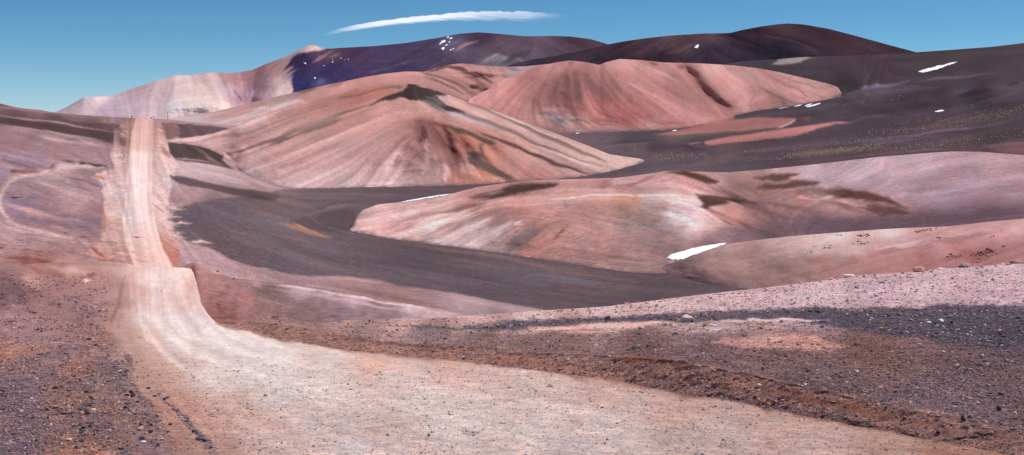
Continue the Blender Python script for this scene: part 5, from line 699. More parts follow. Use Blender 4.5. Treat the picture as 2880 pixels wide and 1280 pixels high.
# ================================================================ THINGS
M_snow = simple('snow', .6, .8, .04, bump=.05)
M_stone = simple('stone', .9, .03, .45, bump=.004)
M_rock = simple('rock', .95, .12, .5, bump=.02)
M_straw = simple('dry_grass', .9, .02, .25, bump=0)
def snow(label, pts, key, lift=.3, jag=2., group=None, soft=3.):
    """a lens of old snow lying on the slope"""
    Sx = S[key]; us = [p[0] for p in pts]; vs = [p[1] for p in pts]
    st = max(.5, min(1.6, (max(us)-min(us))/26)); sv = st*.5
    gu = np.arange(min(us)-4, max(us)+4, st); gv = np.arange(max(vs)+3, min(vs)-3, -sv)
    U, V = np.meshgrid(gu, gv)
    seed = int(us[0])
    w = jag*fbm(U/9, V/4, seed, 4); x, y = U+w*1.6, V+w*.35
    D = segdist(x, y, pts, True); D = np.where(inside(x, y, pts), D, -D)
    pos, _ = on(Sx, U.ravel(), V.ravel()); pos = pos.reshape(U.shape+(3,))
    h = np.clip(D/soft, 0, 1)**.5*lift+.1*lift*fbm(U/6, V/3, seed+3, 3)*(D > 0)
    pos[..., 2] += np.where(D > 0, h, -.02); pos[..., 1] -= .02
    ok = D > -.0
    q = ok[:-1, :-1] & ok[1:, :-1] & ok[:-1, 1:] & ok[1:, 1:]
    if not q.any(): q = (D[:-1, :-1] > -1)
    idx = np.arange(U.size).reshape(U.shape)
    Fq = np.stack([idx[:-1, :-1], idx[:-1, 1:], idx[1:, 1:], idx[1:, :-1]], -1)[q]
    used = np.unique(Fq); re = np.full(U.size, -1); re[used] = np.arange(len(used))
    _e = sstep(D.ravel()[used]/(.55*soft)+.25*fbm(U/3., V/2., seed+9, 3).ravel()[used])[:, None]
    Vv = pos.reshape(-1, 3)[used]; org = Vv.mean(0)
    o = new_mesh('snow_patch', Vv-org, re[Fq], np.array([.74, .72, .74])*(1-_e)+np.array([.88, .9, .93])*_e, None, M_snow); o.location = org
    return tag(o, label, 'snow patch', group)
def ell(u, v, a, b, n=12, rot=0.):
    return [(u+a*math.cos(t)*math.cos(rot)-b*math.sin(t)*math.sin(rot), v+a*math.cos(t)*math.sin(rot)+b*math.sin(t)*math.cos(rot)) for t in [2*math.pi*i/n for i in range(n)]]
snow('broad white snow patch in the hollow between the middle hill and the stony hill', [(1872, 729), (1885, 718), (1925, 707), (1950, 700), (1985, 692), (2030, 686), (2046, 683), (2030, 694), (2000, 705), (1960, 718), (1920, 731), (1893, 733)], 'mid', .5, 1.)
snow('long thin snow streak on the left crest of the middle hill', [(1112, 571), (1160, 562), (1220, 551), (1272, 545), (1250, 552), (1200, 560), (1150, 568)], 'mid', .4, .6, soft=1.5)
snow('long bright snow wedge high on the dark right-hand slope', [(2580, 203), (2600, 194), (2650, 183), (2694, 172), (2680, 180), (2640, 195), (2612, 203), (2592, 205)], 'G', 1.2, .9)
snow('small ragged snow patch low on the dark right-hand slope', [(2626, 314), (2640, 310), (2650, 309), (2657, 311), (2645, 315), (2632, 316)], 'G', .6, 1.)
snow('flat snow strip at the foot of the back red hill gully', [(2094, 308.5), (2110, 306), (2140, 305.5), (2144, 307.5), (2115, 309.5), (2098, 310)], 'G', .6, .4, soft=1.5)
snow('thin low snow thread left of the paired strips by the red hill toe', [(2186, 305.5), (2205, 302.5), (2230, 299), (2212, 303.5), (2190, 306.8)], 'G', .5, .3, soft=1.2)
snow('narrow snow sliver just above the thin snow thread by the red hill toe', [(2232, 300), (2245, 296), (2263, 292.8), (2250, 298), (2236, 301)], 'G', .5, .3, soft=1.2)
snow('upper of the two snow strips side by side at the red hill toe', [(2262, 298), (2272, 293.5), (2290, 290), (2280, 295), (2266, 299.5)], 'G', .5, .4, soft=1.2)
snow('larger lower snow strip at the right toe of the red hill', [(2265, 301), (2280, 296), (2300, 290.5), (2310, 288.5), (2306, 293), (2288, 299.5), (2270, 303)], 'G', .6, .5)
snow('tiny snow fleck at the front foot of the back red hill', ell(1624, 375, 5, 1.3), 'G', .5, .3, soft=1.)
snow('small snow fleck beside the pink island in the far valley', ell(1897, 367.5, 7, 1.4, rot=-.1), 'G', .5, .3, soft=1.)
snow('lone snow fleck on the upper flank of the dark peak', [(1952, 136), (1958, 130), (1967, 127), (1966, 131), (1960, 136)], 'dark', 3., .8, soft=1.)
fl = 'small snow flecks scattered over the purple mountain'
for u_, v_, a, b, r, lab in [(858, 179, 4.5, 2.5, .4, 'largest snow fleck near the left edge of the purple mountain'), (885, 220, 2.2, 2.4, 0, 'lowest snow fleck on the purple mountain, alone above the ridge'), (909.5, 186, 1.9, 1.6, 0, None), (936, 175, 2., 2.6, 0, None), (935, 168, 1.6, 1.2, 0, None), (959, 164, 1.7, 1.2, 0, None), (970, 168.5, 1.5, 1., 0, None), (978, 167, 1.3, 1., 0, None)]:
    snow(lab or 'tiny round snow fleck on the dark purple mountain flank', ell(u_, v_, a, b, rot=r), 'far', 3., 1., fl if not lab else None, soft=1.)
for u_, v_, a, b, lab in [(1259, 106, 4.5, 1.8, 'topmost snow patch of the cluster below the purple summit'), (1268, 109, 5, 2., 'right-hand slanting snow patch near the top of the summit cluster'), (1246, 118, 8, 3., 'widest snow patch in the middle of the summit cluster'), (1239, 124, 4.5, 1.7, 'small snow patch at the left edge of the summit cluster'), (1264, 119, 3.6, 1.6, 'small snow patch at the right edge of the summit cluster'), (1254, 128, 4.5, 1.3, 'thin snow dash between the middle and the bottom of the summit cluster'), (1246, 138, 5.5, 3.6, 'ragged lowest snow patch of the summit cluster'), (1267, 141.5, 3.2, 1.6, 'left of two snow dabs at the lower right of the summit cluster'), (1275, 138.5, 3.8, 1.2, 'right of two snow dabs at the lower right of the summit cluster')]:
    snow(lab, ell(u_, v_, a, b, rot=-.45), 'far', 4., .7, soft=1.)
# ---- stones
def rock_mesh(name, seed, sub=3, flat=.7, facet=.22, sx=1., sy=1.):
    import bmesh
    bm = bmesh.new(); bmesh.ops.create_icosphere(bm, subdivisions=sub, radius=1.)
    g = np.random.default_rng(seed); planes = [(n/np.linalg.norm(n), g.uniform(.55, .9)) for n in g.standard_normal((9, 3))]
    for v in bm.verts:
        p = np.array(v.co)
        for n, d in planes:
            k = p@n
            if k > d: p = p-n*(k-d)*.92
        q = p*1.; nz = facet*.25*math.sin(q[0]*5+seed)*math.sin(q[1]*6+seed*2)*math.cos(q[2]*5)
        p = p*(1+nz)
        v.co = (p[0]*sx, p[1]*sy, p[2]*flat)
    me = bpy.data.meshes.new(name); bm.to_mesh(me); bm.free()
    me.polygons.foreach_set('use_smooth', np.zeros(len(me.polygons), bool)); return me
def colour(me, c, vary=.12, seed=1):
    n = len(me.vertices); a = np.tile(lin(c)/1.15, (n, 1))*np.exp(vary*np.random.default_rng(seed).standard_normal((n, 1)))
    ca = me.color_attributes.new('Col', 'FLOAT_COLOR', 'POINT'); ca.data.foreach_set('color', np.concatenate([a, np.ones((n, 1))], 1).astype(np.float32).ravel())
def place(name, me, u, v, key, w_units, sink=.25, rz=0., tilt=0.):
    p, _ = on(S[key], u, v); p = p[0]; s = w_units/F*p[1]/2
    o = bpy.data.objects.new(name, me); C.objects.link(o)
    o.location = (p[0], p[1], p[2]+s*me_h(me)*(1-2*sink)); o.scale = (s, s, s); o.rotation_euler = (tilt, 0, rz); return o
_h = {}
def me_h(me):
    if me.name not in _h: _h[me.name] = max(v.co.z for v in me.vertices)
    return _h[me.name]
BO = [  # u, v(base), width, colour, flat, key, label
 (1932, 904, 40, (228, 196, 184), .58, 'near', 'large smooth pink boulder on the edge of the dark gravel band'),
 (2646, 906, 18, (240, 228, 222), .6, 'near', 'white rounded stone on the dark gravel far right'),
 (2613, 907, 14, (235, 218, 212), .3, 'near', 'flat white stone just left of the white rounded stone'),
 (2009, 917, 17, (235, 218, 205), .4, 'near', 'flat cream stone beside the grass tuft right of the pink boulder'),
 (1948, 906, 11, (72, 66, 72), .7, 'near', 'small black stone tucked against the right side of the pink boulder'),
 (2385, 780, 34, (225, 200, 185), .42, 'near', 'pale wedge-shaped rock standing on the crest, leftmost of the big crest rocks'),
 (2337, 788, 16, (220, 192, 176), .55, 'near', 'small pale rock on the crest left of the wedge-shaped rock'),
 (2585, 765, 36, (205, 158, 138), .5, 'near', 'domed tan rock on the crest between the wedge-shaped rock and the grey block'),
 (2712, 752, 38, (170, 145, 135), .48, 'near', 'grey angular block with shaded face on the crest at the right'),
 (2852, 740, 28, (150, 128, 120), .6, 'near', 'dark round boulder on the crest near the right edge of the view'),
 (2868, 741, 20, (215, 185, 170), .45, 'near', 'pale flat rock right beside the dark round crest boulder'),
 (2818, 744, 14, (212, 180, 168), .5, 'near', 'small pale rock left of the dark round crest boulder'),
 (2645, 758, 26, (222, 192, 178), .25, 'near', 'low flat pale slab on the crest between the domed rock and the grey block'),
 (2133, 1090, 19, (225, 180, 160), .75, 'near', 'pink faceted stone on the brown bank above the road'),
 (2160, 1142, 15, (205, 128, 100), .8, 'near', 'orange pointed stone at the very foot of the brown bank'),
 (2271, 1046, 14, (60, 55, 65), .45, 'near', 'black flat stone on the gravel behind the brown bank'),
 (2302, 1062, 12, (120, 125, 138), .5, 'near', 'blue-grey stone right of the black flat stone'),
 (2299, 1045, 10, (215, 210, 200), .8, 'near', 'small off-white stone between the black flat stone and the blue-grey stone'),
 (2543, 1180, 15, (130, 118, 128), .9, 'near', 'grey upright splinter of rock in the brown bank'),
 (2708, 1184, 17, (85, 78, 88), 1.1, 'near', 'dark slate splinter in the lower brown bank near the right'),
 (2809, 1155, 15, (78, 74, 88), 1.25, 'near', 'tall dark slate shard standing in the gravel at the right edge'),
 (2638, 1218, 13, (60, 48, 48), .7, 'near', 'black wedge of rock at the foot of the bank near the right'),
 (2716, 1204, 20, (135, 100, 95), .6, 'near', 'dull brown rounded stone below the dark slate splinter'),
 (2745, 1230, 18, (100, 92, 98), .6, 'near', 'grey angular stone at the bank foot, lowest of the larger ones'),
 (2626, 950, 16, (60, 56, 66), .4, 'near', 'low black rock in the dark gravel below the white rounded stone'),
 (1823, 977, 13, (120, 72, 58), .75, 'near', 'dark red triangular stone in the gravel left below the pink boulder'),
 (1842, 978, 9, (95, 98, 108), .6, 'near', 'small slate-blue stone beside the dark red triangular stone'),
 (1415, 1191, 17, (190, 165, 150), .3, 'near', 'thin flat pale stone lying alone on the road'),
 (479, 1196, 11, (80, 88, 84), .8, 'near', 'round dark green-grey pebble alone between two gravel lines'),
 (264, 1135, 17, (98, 100, 115), .45, 'near', 'flat blue-grey stone in the left gravel heap'),
 (262, 1154, 15, (215, 190, 178), .4, 'near', 'flat pale stone just below the flat blue-grey stone'),
 (247, 1165, 16, (72, 68, 78), .6, 'near', 'dark blocky stone left of the flat pale stone'),
 (402, 1245, 18, (235, 220, 212), .35, 'near', 'white flat stone in the wide gravel heap at the bottom left'),
 (399, 1236, 20, (70, 72, 92), .5, 'near', 'dark blue slab touching the white flat stone'),
 (398, 1208, 13, (225, 170, 145), .8, 'near', 'upright pink-white stone above the dark blue slab'),
 (341, 1264, 14, (48, 44, 52), .6, 'near', 'black stone at the bottom of the left gravel heap'),
 (352, 1272, 20, (98, 98, 112), .45, 'near', 'grey slab next to the black stone at the bottom'),
 (195, 1239, 18, (220, 180, 165), .5, 'near', 'pale pink block in the left gravel'),
 (560, 1238, 22, (100, 98, 112), .5, 'near', 'grey-blue angular stone in the thin gravel line by the road'),
 (577, 1242, 17, (88, 86, 102), .6, 'near', 'dark stone right of the grey-blue angular stone'),
 (546, 1216, 14, (88, 84, 98), .7, 'near', 'dark lumpy stone above the grey-blue angular stone'),
 (508, 1175, 14, (165, 160, 165), .4, 'near', 'light grey flat stone midway along the thin gravel line'),
 (236, 1204, 19, (62, 58, 72), .35, 'near', 'long black flat stone in the left heap'),
 (174, 1148, 8, (240, 225, 218), .5, 'near', 'tiny white stone alone on the smooth brown earth at left'),
 (36, 861, 8, (240, 225, 218), .6, 'near', 'white stone far left on the brown slope'),
 (38, 924, 8, (235, 222, 220), .4, 'near', 'flat white stone below the white stone far left'),
 (250, 956, 14, (58, 48, 50), .5, 'near', 'dark stone at the top of the left gravel'),
 (1507, 1101, 9, (70, 72, 72), .5, 'near', 'dark stone in the middle of the bend'),
 (2078, 1212, 11, (210, 205, 210), .4, 'near', 'pale flat stone on the road below the orange pointed stone'),
]
for i, (u_, v_, w, c, fl_, key, lab) in enumerate(BO):
    me = rock_mesh('stone_mesh', 100+i, 3 if w < 25 else 4, fl_, sx=1., sy=random.uniform(.7, 1.))
    colour(me, tuple(min(250, x*1.12) for x in c), .08, i); me.materials.append(M_stone)
    big = w >= 26
    o = place('boulder' if big else 'stone', me, u_, v_, key, w*1.05, .18, random.uniform(-.4, .4), 0)
    tag(o, lab, 'boulder' if big else 'stone')
# shared kinds of small loose stones
protos = []
for i, c in enumerate([(70, 66, 80), (95, 92, 108), (125, 112, 118), (200, 150, 128), (222, 190, 178), (165, 112, 95), (238, 222, 215), (110, 80, 72)]):
    for j in range(2):
        me = rock_mesh('stone_mesh', 300+i*2+j, 2, random.uniform(.4, .75), sy=random.uniform(.65, 1)); colour(me, c, .1, i); me.materials.append(M_stone); protos.append(me)
def scatter(n, sampler, wr, pick, lab, group, key='near', name='stone', cat='stone'):
    k = 0
    while k < n:
        u_, v_ = sampler()
        if u_ is None: continue
        o = place(name, protos[pick()], u_, v_, key, random.uniform(*wr), .2, random.uniform(0, 6.28)); tag(o, lab, cat, group); k += 1
def along(pts, w):
    def f():
        i = random.randrange(len(pts)-1); t = random.random(); a, b = pts[i], pts[i+1]
        return a[0]+(b[0]-a[0])*t+random.gauss(0, w), a[1]+(b[1]-a[1])*t+random.gauss(0, w*.6)
    return f
scatter(50, along([(300, 1050), (360, 1110), (410, 1190), (440, 1250)], 26), (9, 17), lambda: random.choice([0, 1, 2, 3, 4, 5, 6, 7, 8, 10]), 'loose angular stone in the wide gravel heap left of the road', 'stones of the wide left gravel heap')
scatter(24, along([(248, 1070), (250, 1140), (220, 1190), (225, 1260)], 14), (9, 16), lambda: random.choice([0, 1, 2, 3, 4, 6, 9]), 'loose stone in the narrow gravel strip at the far left of the heaps', 'stones of the narrow left strip')
scatter(22, along([(440, 1107), (490, 1150), (541, 1200), (600, 1270)], 7), (7, 14), lambda: random.choice([0, 1, 2, 3, 4, 5]), 'small stone in the thin gravel line beside the road', 'stones of the thin gravel line')
scatter(45, lambda: (lambda x: (x, np.interp(x, [p[0] for p in rN], [p[1] for p in rN])+random.uniform(1, 9)))(random.uniform(1500, 2880)), (6, 13), lambda: random.choice([6, 7, 8, 9, 8]), 'small pale stone lying along the pink crest', 'pale stones along the pink crest')
scatter(20, lambda: (random.uniform(1500, 2880), random.uniform(860, 885)), (5, 11), lambda: random.choice([6, 8, 9, 13]), 'small stone on the pink gravel below the crest', 'stones on the pink gravel')
scatter(30, lambda: (lambda x: (x, random.uniform(np.interp(x, [p[0] for p in eB], [p[1] for p in eB])+3, np.interp(x, [p[0] for p in eR], [p[1] for p in eR])-6)))(random.uniform(1000, 2800)), (7, 13), lambda: random.choice([0, 1, 5, 7, 11, 14, 15]), 'small dark stone stuck in the brown roadside bank', 'stones in the brown bank')
scatter(30, lambda: (random.uniform(1500, 2880), random.uniform(960, 1010)), (7, 13), lambda: random.choice([0, 1, 2, 3, 4, 12]), 'loose dark stone on the mixed gravel behind the bank', 'stones on the mixed gravel')
scatter(12, lambda: (random.uniform(2350, 2880), random.uniform(862, 940)), (8, 15), lambda: random.choice([7, 8, 9, 13]), 'flat pale stone lying in the dark gravel band', 'pale stones in the dark band')
# ---- rock outcrops on the right hill
def outcrop(u_, v_, w, n, c, lab):
    p0, _ = on(S['right'], u_, v_); e = bpy.data.objects.new('rock_outcrop', None); C.objects.link(e); e.location = p0[0]; tag(e, lab, 'rock outcrop')
    ms = []
    for j in range(4):
        _f = random.uniform(.85, 1.1); me = rock_mesh('rock_mesh', 700+j+int(u_), 2, random.uniform(.5, 1.)); colour(me, tuple(min(245, (x*.6+k*.4)*1.12*_f) for x, k in zip(c, (172, 130, 118))), .12, j); me.materials.append(M_rock); ms.append(me)
    for i in range(n):
        x, y = random.gauss(0, w*.26), random.gauss(0, w*.07); uu_, vv_ = u_+x, v_+y-.18*x
        p, _ = on(S['right'], uu_, vv_); p = p[0]; s = random.choice([.03, .04, .05, .07, .1])*w/F*p[1]
        o = bpy.data.objects.new('rock', random.choice(ms)); C.objects.link(o); o.parent = e; o.location = p-p0[0]+np.array([0, 0, s*.15]); o.scale = (s*random.uniform(.8, 1.4), s, s*random.uniform(.6, 1.1)); o.rotation_euler = (random.uniform(-.4, .4), random.uniform(-.4, .4), random.uniform(0, 6.28))
for a in [(2362, 663, 26, 16, (170, 105, 92), 'small red rock outcrop on the crest of the stony hill, leftmost of three'), (2424, 664, 40, 34, (150, 82, 68), 'red jagged outcrop just below the crest in the middle of the stony hill'), (2322, 697, 36, 26, (105, 75, 68), 'dark jagged outcrop on the mid slope of the stony hill'), (2276, 711, 34, 22, (235, 218, 208), 'cluster of white blocks on the lower left slope of the stony hill'), (2595, 650, 46, 30, (140, 92, 78), 'broken brown outcrop on the pale crest of the stony hill'), (2650, 668, 34, 16, (150, 92, 82), 'low row of red rocks below the broken brown outcrop'), (2792, 665, 30, 18, (165, 95, 88), 'small pinkish outcrop high on the right of the stony hill'), (2770, 712, 70, 60, (160, 90, 82), 'wide scatter of red rocks low on the right of the stony hill'), (2755, 735, 50, 36, (165, 98, 88), 'red rock scatter just above the grey crest block'), (2420, 686, 40, 14, (150, 120, 112), 'thin row of grey stones on the mid slope right of the dark outcrop'), (2690, 722, 60, 26, (170, 105, 98), 'sparse red stones on the lower stony hill left of the wide scatter'), (2360, 740, 14, 3, (205, 180, 168), 'lone pale stone low on the stony hill')]:
    outcrop(*a)
# ---- bunch grass
def tuft_mesh(name, seed, n=46, h=1., spread=.9):
    g = np.random.default_rng(seed); V = []; Fc = []; col = []
    for i in range(n):
        a = g.uniform(0, 6.28); r = g.uniform(0, .45); bx, by = r*math.cos(a), r*math.sin(a); ln = h*g.uniform(.6, 1.1)
        lean = spread*g.uniform(.2, 1.); tx, ty = bx+lean*math.cos(a)*.7, by+lean*math.sin(a)*.7; w = .07; px, py = -math.sin(a)*w, math.cos(a)*w
        mx, my = bx*.6+tx*.4, by*.6+ty*.4; b = len(V)
        V += [(bx-px, by-py, 0), (bx+px, by+py, 0), (mx+px*.8, my+py*.8, ln*.65), (mx-px*.8, my-py*.8, ln*.65), (tx+px*.15, ty+py*.15, ln), (tx-px*.15, ty-py*.15, ln)]
        Fc += [(b, b+1, b+2, b+3), (b+3, b+2, b+4, b+5)]
        c = lin((236, 212, 158))*1.1*g.uniform(.55, 1.1) if g.random() < .8 else lin((205, 190, 140))
        col += [c*.75, c*.75, c*1., c*.9, c*1.1, c*1.1]
    me = bpy.data.meshes.new(name); me.from_pydata([tuple(v) for v in V], [], Fc)
    ca = me.color_attributes.new('Col', 'FLOAT_COLOR', 'POINT'); ca.data.foreach_set('color', np.concatenate([np.array(col), np.ones((len(col), 1))], 1).astype(np.float32).ravel())
    me.materials.append(M_straw); return me
TU = [tuft_mesh('tuft_mesh', 900+i, 60, random.uniform(.8, 1.2), random.uniform(.6, 1.)) for i in range(5)]
def tuft(u_, v_, w, key, lab, group=None):
    p, _ = on(S[key], u_, v_); p = p[0]; s = w/F*p[1]/1.5
    o = bpy.data.objects.new('grass_tuft', random.choice(TU)); C.objects.link(o); o.location = (p[0], p[1], p[2]-.02*s); o.scale = (s, s, s*random.uniform(.75, 1.)); o.rotation_euler = (0, 0, random.uniform(0, 6.28))
    return tag(o, lab, 'grass tuft', group)
for a in [(1983, 918, 20, 'bushy yellow grass tuft on the gravel right of the pink boulder'), (1908, 907, 11, 'dry brown grass tuft leaning on the left side of the pink boulder'), (1865, 907, 10, 'small yellow tuft on the pink rim left of the pink boulder'), (2482, 928, 17, 'yellow grass tuft in the dark gravel between boulder and white stone'), (2500, 1055, 14, 'narrow green-yellow tuft on the mixed gravel behind the bank'), (2413, 874, 13, 'yellow tuft on the upper edge of the dark band, right of the pair'), (2142, 894, 7, 'left of two small tufts in the dark band'), (2168, 888, 8, 'right of two small tufts in the dark band'), (2158, 948, 7, 'left of two faint tufts on the pink gravel patch'), (2176, 948, 8, 'right of two faint tufts on the pink gravel patch'), (2036, 858, 8, 'small brown tuft on the pink crest gravel'), (1403, 921, 15, 'yellow tuft at the left end of the dark band, largest there'), (1331, 910, 8, 'small pale tuft upper left of the largest left tuft'), (1288, 912, 8, 'left outermost small tuft above the dark band'), (1306, 919, 9, 'flat tuft between two small tufts at the left of the dark band'), (1507, 926, 7, 'tiny pale tuft on the dark band right of the largest left tuft'), (1772, 868, 8, 'tiny brown tuft near the crest left of the pink boulder'), (82, 806, 8, 'small yellow tuft on the brown slope at far left'), (252, 830, 11, 'olive tuft on the brown slope left of the road crest')]:
    tuft(a[0], a[1], a[2], 'near', a[3])
for a in [(612, 764, 13, 'low green tuft on the bank edge nearest the road crest'), (656, 786, 12, 'green tuft on the bank edge, second from the road crest'), (727, 820, 10, 'round yellow tuft on the dark strip below the bank edge'), (693, 808, 7, 'tiny pale tuft left of the round yellow tuft'), (724, 833, 6, 'tiny tuft just below the round yellow tuft'), (795, 838, 7, 'lone tiny tuft on the olive patch of the slope'), (960, 868, 7, 'faint olive tuft on the grey middle of the slope'), (936, 820, 8, 'flat green tuft on the pale spur line')]:
    tuft(a[0], a[1], a[2], 'slope', a[3])
# countless tufts over the dark slope: the largest-looking ones are single things, the others one mass
bands = [((2200, 440), (2475, 411), 7, 900, 1.), ((1560+300, 447), (1980, 436), 8, 160, .9), ((2000, 405), (2240, 386), 3, 70, .8), ((2050, 430), (2250, 418), 4, 110, .8), ((2380, 395), (2880, 310), 12, 420, 1.), ((2380, 380), (2700, 355), 8, 150, .9), ((2500, 420), (2880, 375), 12, 420, 1.), ((2250, 415), (2620, 378), 6, 260, .9), ((2500, 350), (2640, 335), 5, 60, .9), ((1960, 460), (2300, 440), 4, 130, .8), ((2100, 448), (2880, 395), 6, 260, .9), ((1850, 392), (2200, 362), 1.5, 150, .6), ((2380, 290), (2560, 272), 5, 90, .8), ((2300, 300), (2420, 290), 4, 40, .7), ((2780, 340), (2880, 300), 8, 100, 1.), ((1830, 440), (1930, 425), 6, 80, .9), ((2700, 300), (2880, 330), 14, 60, .9)]
pts = []
for (a, b, w, n, s) in bands:
    for i in range(int(n*.72)):
        t = random.random(); t = t if random.random() < .5 else min(1, max(0, random.gauss(.6, .3)))
        u_ = a[0]+(b[0]-a[0])*t+random.gauss(0, 8); v_ = a[1]+(b[1]-a[1])*t+random.gauss(0, w*.6)
        if u_ < 2890: pts.append((u_, v_, s*random.uniform(1.7, 3.7)))
for i in range(170): pts.append((random.uniform(560, 1500), random.uniform(640, 800), random.uniform(1.2, 2.2)))
P3, _ = on(S['G'], np.array([p[0] for p in pts]), np.array([p[1] for p in pts]))
order = sorted(range(len(pts)), key=lambda i: -pts[i][2])
single = set(order[:240])
base = [(0, 0, .5), (.5, 0, .1), (.15, .45, .1), (-.4, .3, .1), (-.4, -.3, .1), (.15, -.45, .1), (.2, .1, 1.), (-.2, .05, .9)]
bf = [(1, 2, 6), (2, 3, 6), (3, 4, 7), (4, 5, 7), (5, 1, 6), (3, 7, 6), (5, 6, 7)]
VV_, FF_, CC_ = [], [], []
for i in order:
    u_, v_, w = pts[i]; p = P3[i]; s = w/F*p[1]*.85
    if i in single:
        o = bpy.data.objects.new('grass_tuft', TU[i % 5]); C.objects.link(o); o.location = p; o.scale = (s, s, s*1.1)
        left_ = u_ < 1600
        tag(o, 'dry tuft on the dark valley floor between road and middle hill' if left_ else 'yellow grass tuft on the dark slope beyond the middle hill', 'grass tuft', 'tufts on the near valley floor' if left_ else 'tufts dotted over the dark right-hand slope')
    else:
        b = len(VV_); a = random.uniform(0, 6.28); ca_, sa_ = math.cos(a), math.sin(a)
        VV_ += [(p[0]+s*(x*ca_-y*sa_), p[1]+s*(x*sa_+y*ca_), p[2]+s*(z-.1)) for x, y, z in base]; FF_ += [(b+x, b+y, b+z) for x, y, z in bf]
        c = lin((232, 205, 162))*random.uniform(.6, 1.15); CC_ += [c]*8
tag(new_mesh('grass', np.array(VV_), np.array(FF_), np.array(CC_), None, M_straw, False), 'countless far yellow grass tufts dotted over the dark slope and valley', 'grass', kind='stuff')
# ---- gravel of the foreground, one mass
def gravel(n):
    g = np.random.default_rng(99); U = g.uniform(-80, 3050, n*4); V = g.uniform(758, 1330, n*4)
    gr = Nn.at(U, V)[1]; topv = np.interp(U, S['near'].u, S['near'].vt)
    keep = (V > topv+3) & (g.random(n*4) < np.clip(gr, .03, 1)**1.3*np.where(U < 340, .5+.5*sstep((V-900)/150), .35+.65*sstep((V-880)/250))); U, V = U[keep][:n], V[keep][:n]
    pos, A_ = on(S['near'], U, V); m = len(U); gr = Nn.at(U, V)[1]
    px = g.lognormal(math.log(3.7), .5, m)*(.45+.55*np.clip(gr, 0, 1))
    s = np.minimum(px/F*pos[:, 1]/2, .075); s = np.where(V < 960, np.minimum(s, px*.6/F*pos[:, 1]), s)
    import bmesh
    bm = bmesh.new(); bmesh.ops.create_icosphere(bm, subdivisions=1, radius=1.); b0 = np.array([v.co[:] for v in bm.verts]); f0 = np.array([[v.index for v in f.verts] for f in bm.faces]); bm.free()
    nv = len(b0)
    sc = np.stack([g.uniform(.75, 1.35, m), g.uniform(.6, 1.1, m), g.uniform(.35, .75, m)], -1)
    W = b0[None]*(1+.28*g.standard_normal((m, nv, 1)).clip(-1.2, 1.2))*sc[:, None]
    a = g.uniform(0, 6.28, m); ca_, sa_ = np.cos(a)[:, None], np.sin(a)[:, None]; tl = g.normal(0, .35, m)[:, None]
    x, y, z = W[..., 0], W[..., 1], W[..., 2]; z2 = z*np.cos(tl)+x*np.sin(tl); x2 = x*np.cos(tl)-z*np.sin(tl)
    Wv = np.stack([x2*ca_-y*sa_, x2*sa_+y*ca_, z2], -1)*s[:, None, None]+pos[:, None]+np.array([0, 0, 1])*(s*.22)[:, None, None]
    pal = lin(np.array([(78, 72, 90), (100, 94, 112), (130, 112, 118), (150, 118, 112), (196, 148, 128), (222, 186, 172), (150, 95, 75), (60, 54, 66), (235, 215, 208)]))/1.15
    pi = g.choice(9, m, p=[.13, .14, .18, .17, .14, .09, .08, .04, .03]); cc = pal[pi]*.72+A_*.28
    cc = np.where((gr < .25)[:, None], A_*g.uniform(.5, 1.15, (m, 1)), cc)
    cc = cc*g.uniform(.8, 1.15, (m, 1))
    Fq = (f0[None]+(np.arange(m)*nv)[:, None, None]).reshape(-1, 3)
    o = new_mesh('gravel', Wv.reshape(-1, 3), Fq, np.repeat(cc, nv, 0), None, M_stone, False)
    tag(o, 'mixed dark and pink gravel strewn over the roadside and the road', 'gravel', kind='stuff')
gravel(GRAVEL_N)
# ---- marks at the far crest of the road
def bm_obj(name, boxes, m, parent=None, loc=(0, 0, 0)):
    import bmesh
    bm = bmesh.new()
    for (x0, x1, y0, y1, z0, z1) in boxes:
        r = bmesh.ops.create_cube(bm, size=1.)['verts']
        for v in r: v.co = (x0+(v.co.x+.5)*(x1-x0), y0+(v.co.y+.5)*(y1-y0), z0+(v.co.z+.5)*(z1-z0))
    bmesh.ops.bevel(bm, geom=bm.edges[:], offset=.012, segments=1, affect='EDGES')
    me = bpy.data.meshes.new(name); bm.to_mesh(me); bm.free(); me.materials.append(m); o = bpy.data.objects.new(name, me); C.objects.link(o)
    o.location = loc
    if parent: o.parent = parent
    return o
M_dark = simple('dark_metal', .6, .1, .2, attr=False, color=(.02, .02, .025), bump=0)
M_rust = simple('rusty_post', .8, .1, .3, attr=False, color=(.3, .16, .14), bump=0)
def sign(u_, vtop, vbase, wpx, hpx, lab):
    p, _ = on(S['G'], u_, vbase); p = p[0]; k = p[1]/F; e = bpy.data.objects.new('road_sign', None); C.objects.link(e); e.location = p
    tag(e, lab, 'road sign'); ht = (vbase-vtop)*k; w = wpx*k; h = hpx*k
    bm_obj('post', [(-.05, .05, -.05, .05, -.3, ht-h*.5)], M_rust, e); bm_obj('panel', [(-w/2, w/2, -.10, -.055, ht-h, ht)], M_dark, e)
sign(370.5, 326.5, 334.2, 4.2, 3.4, 'small dark road sign standing left of the road on the far crest')
sign(425.5, 329.5, 336, 3., 3.6, 'narrow dark road sign at the right edge of the road on the far crest')
sign(432.5, 327.5, 336.5, 4., 2.8, 'wider dark road sign just right of the narrow one on the far crest')
p, _ = on(S['G'], 471.5, 338); p = p[0]; k = p[1]/F
e = bm_obj('pole', [(-.09, .09, -.09, .09, -.5, 23*k), (-.3, .3, -.06, .06, 21.5*k, 22*k)], M_rust); e.location = p; tag(e, 'thin reddish pole standing alone right of the road on the far crest', 'pole')
me = rock_mesh('stone_mesh', 55, 3, .6); colour(me, (240, 222, 210)); me.materials.append(M_stone); tag(place('boulder', me, 412, 335, 'G', 6., .1), 'pale rock on the far road crest between the dark signs', 'boulder')
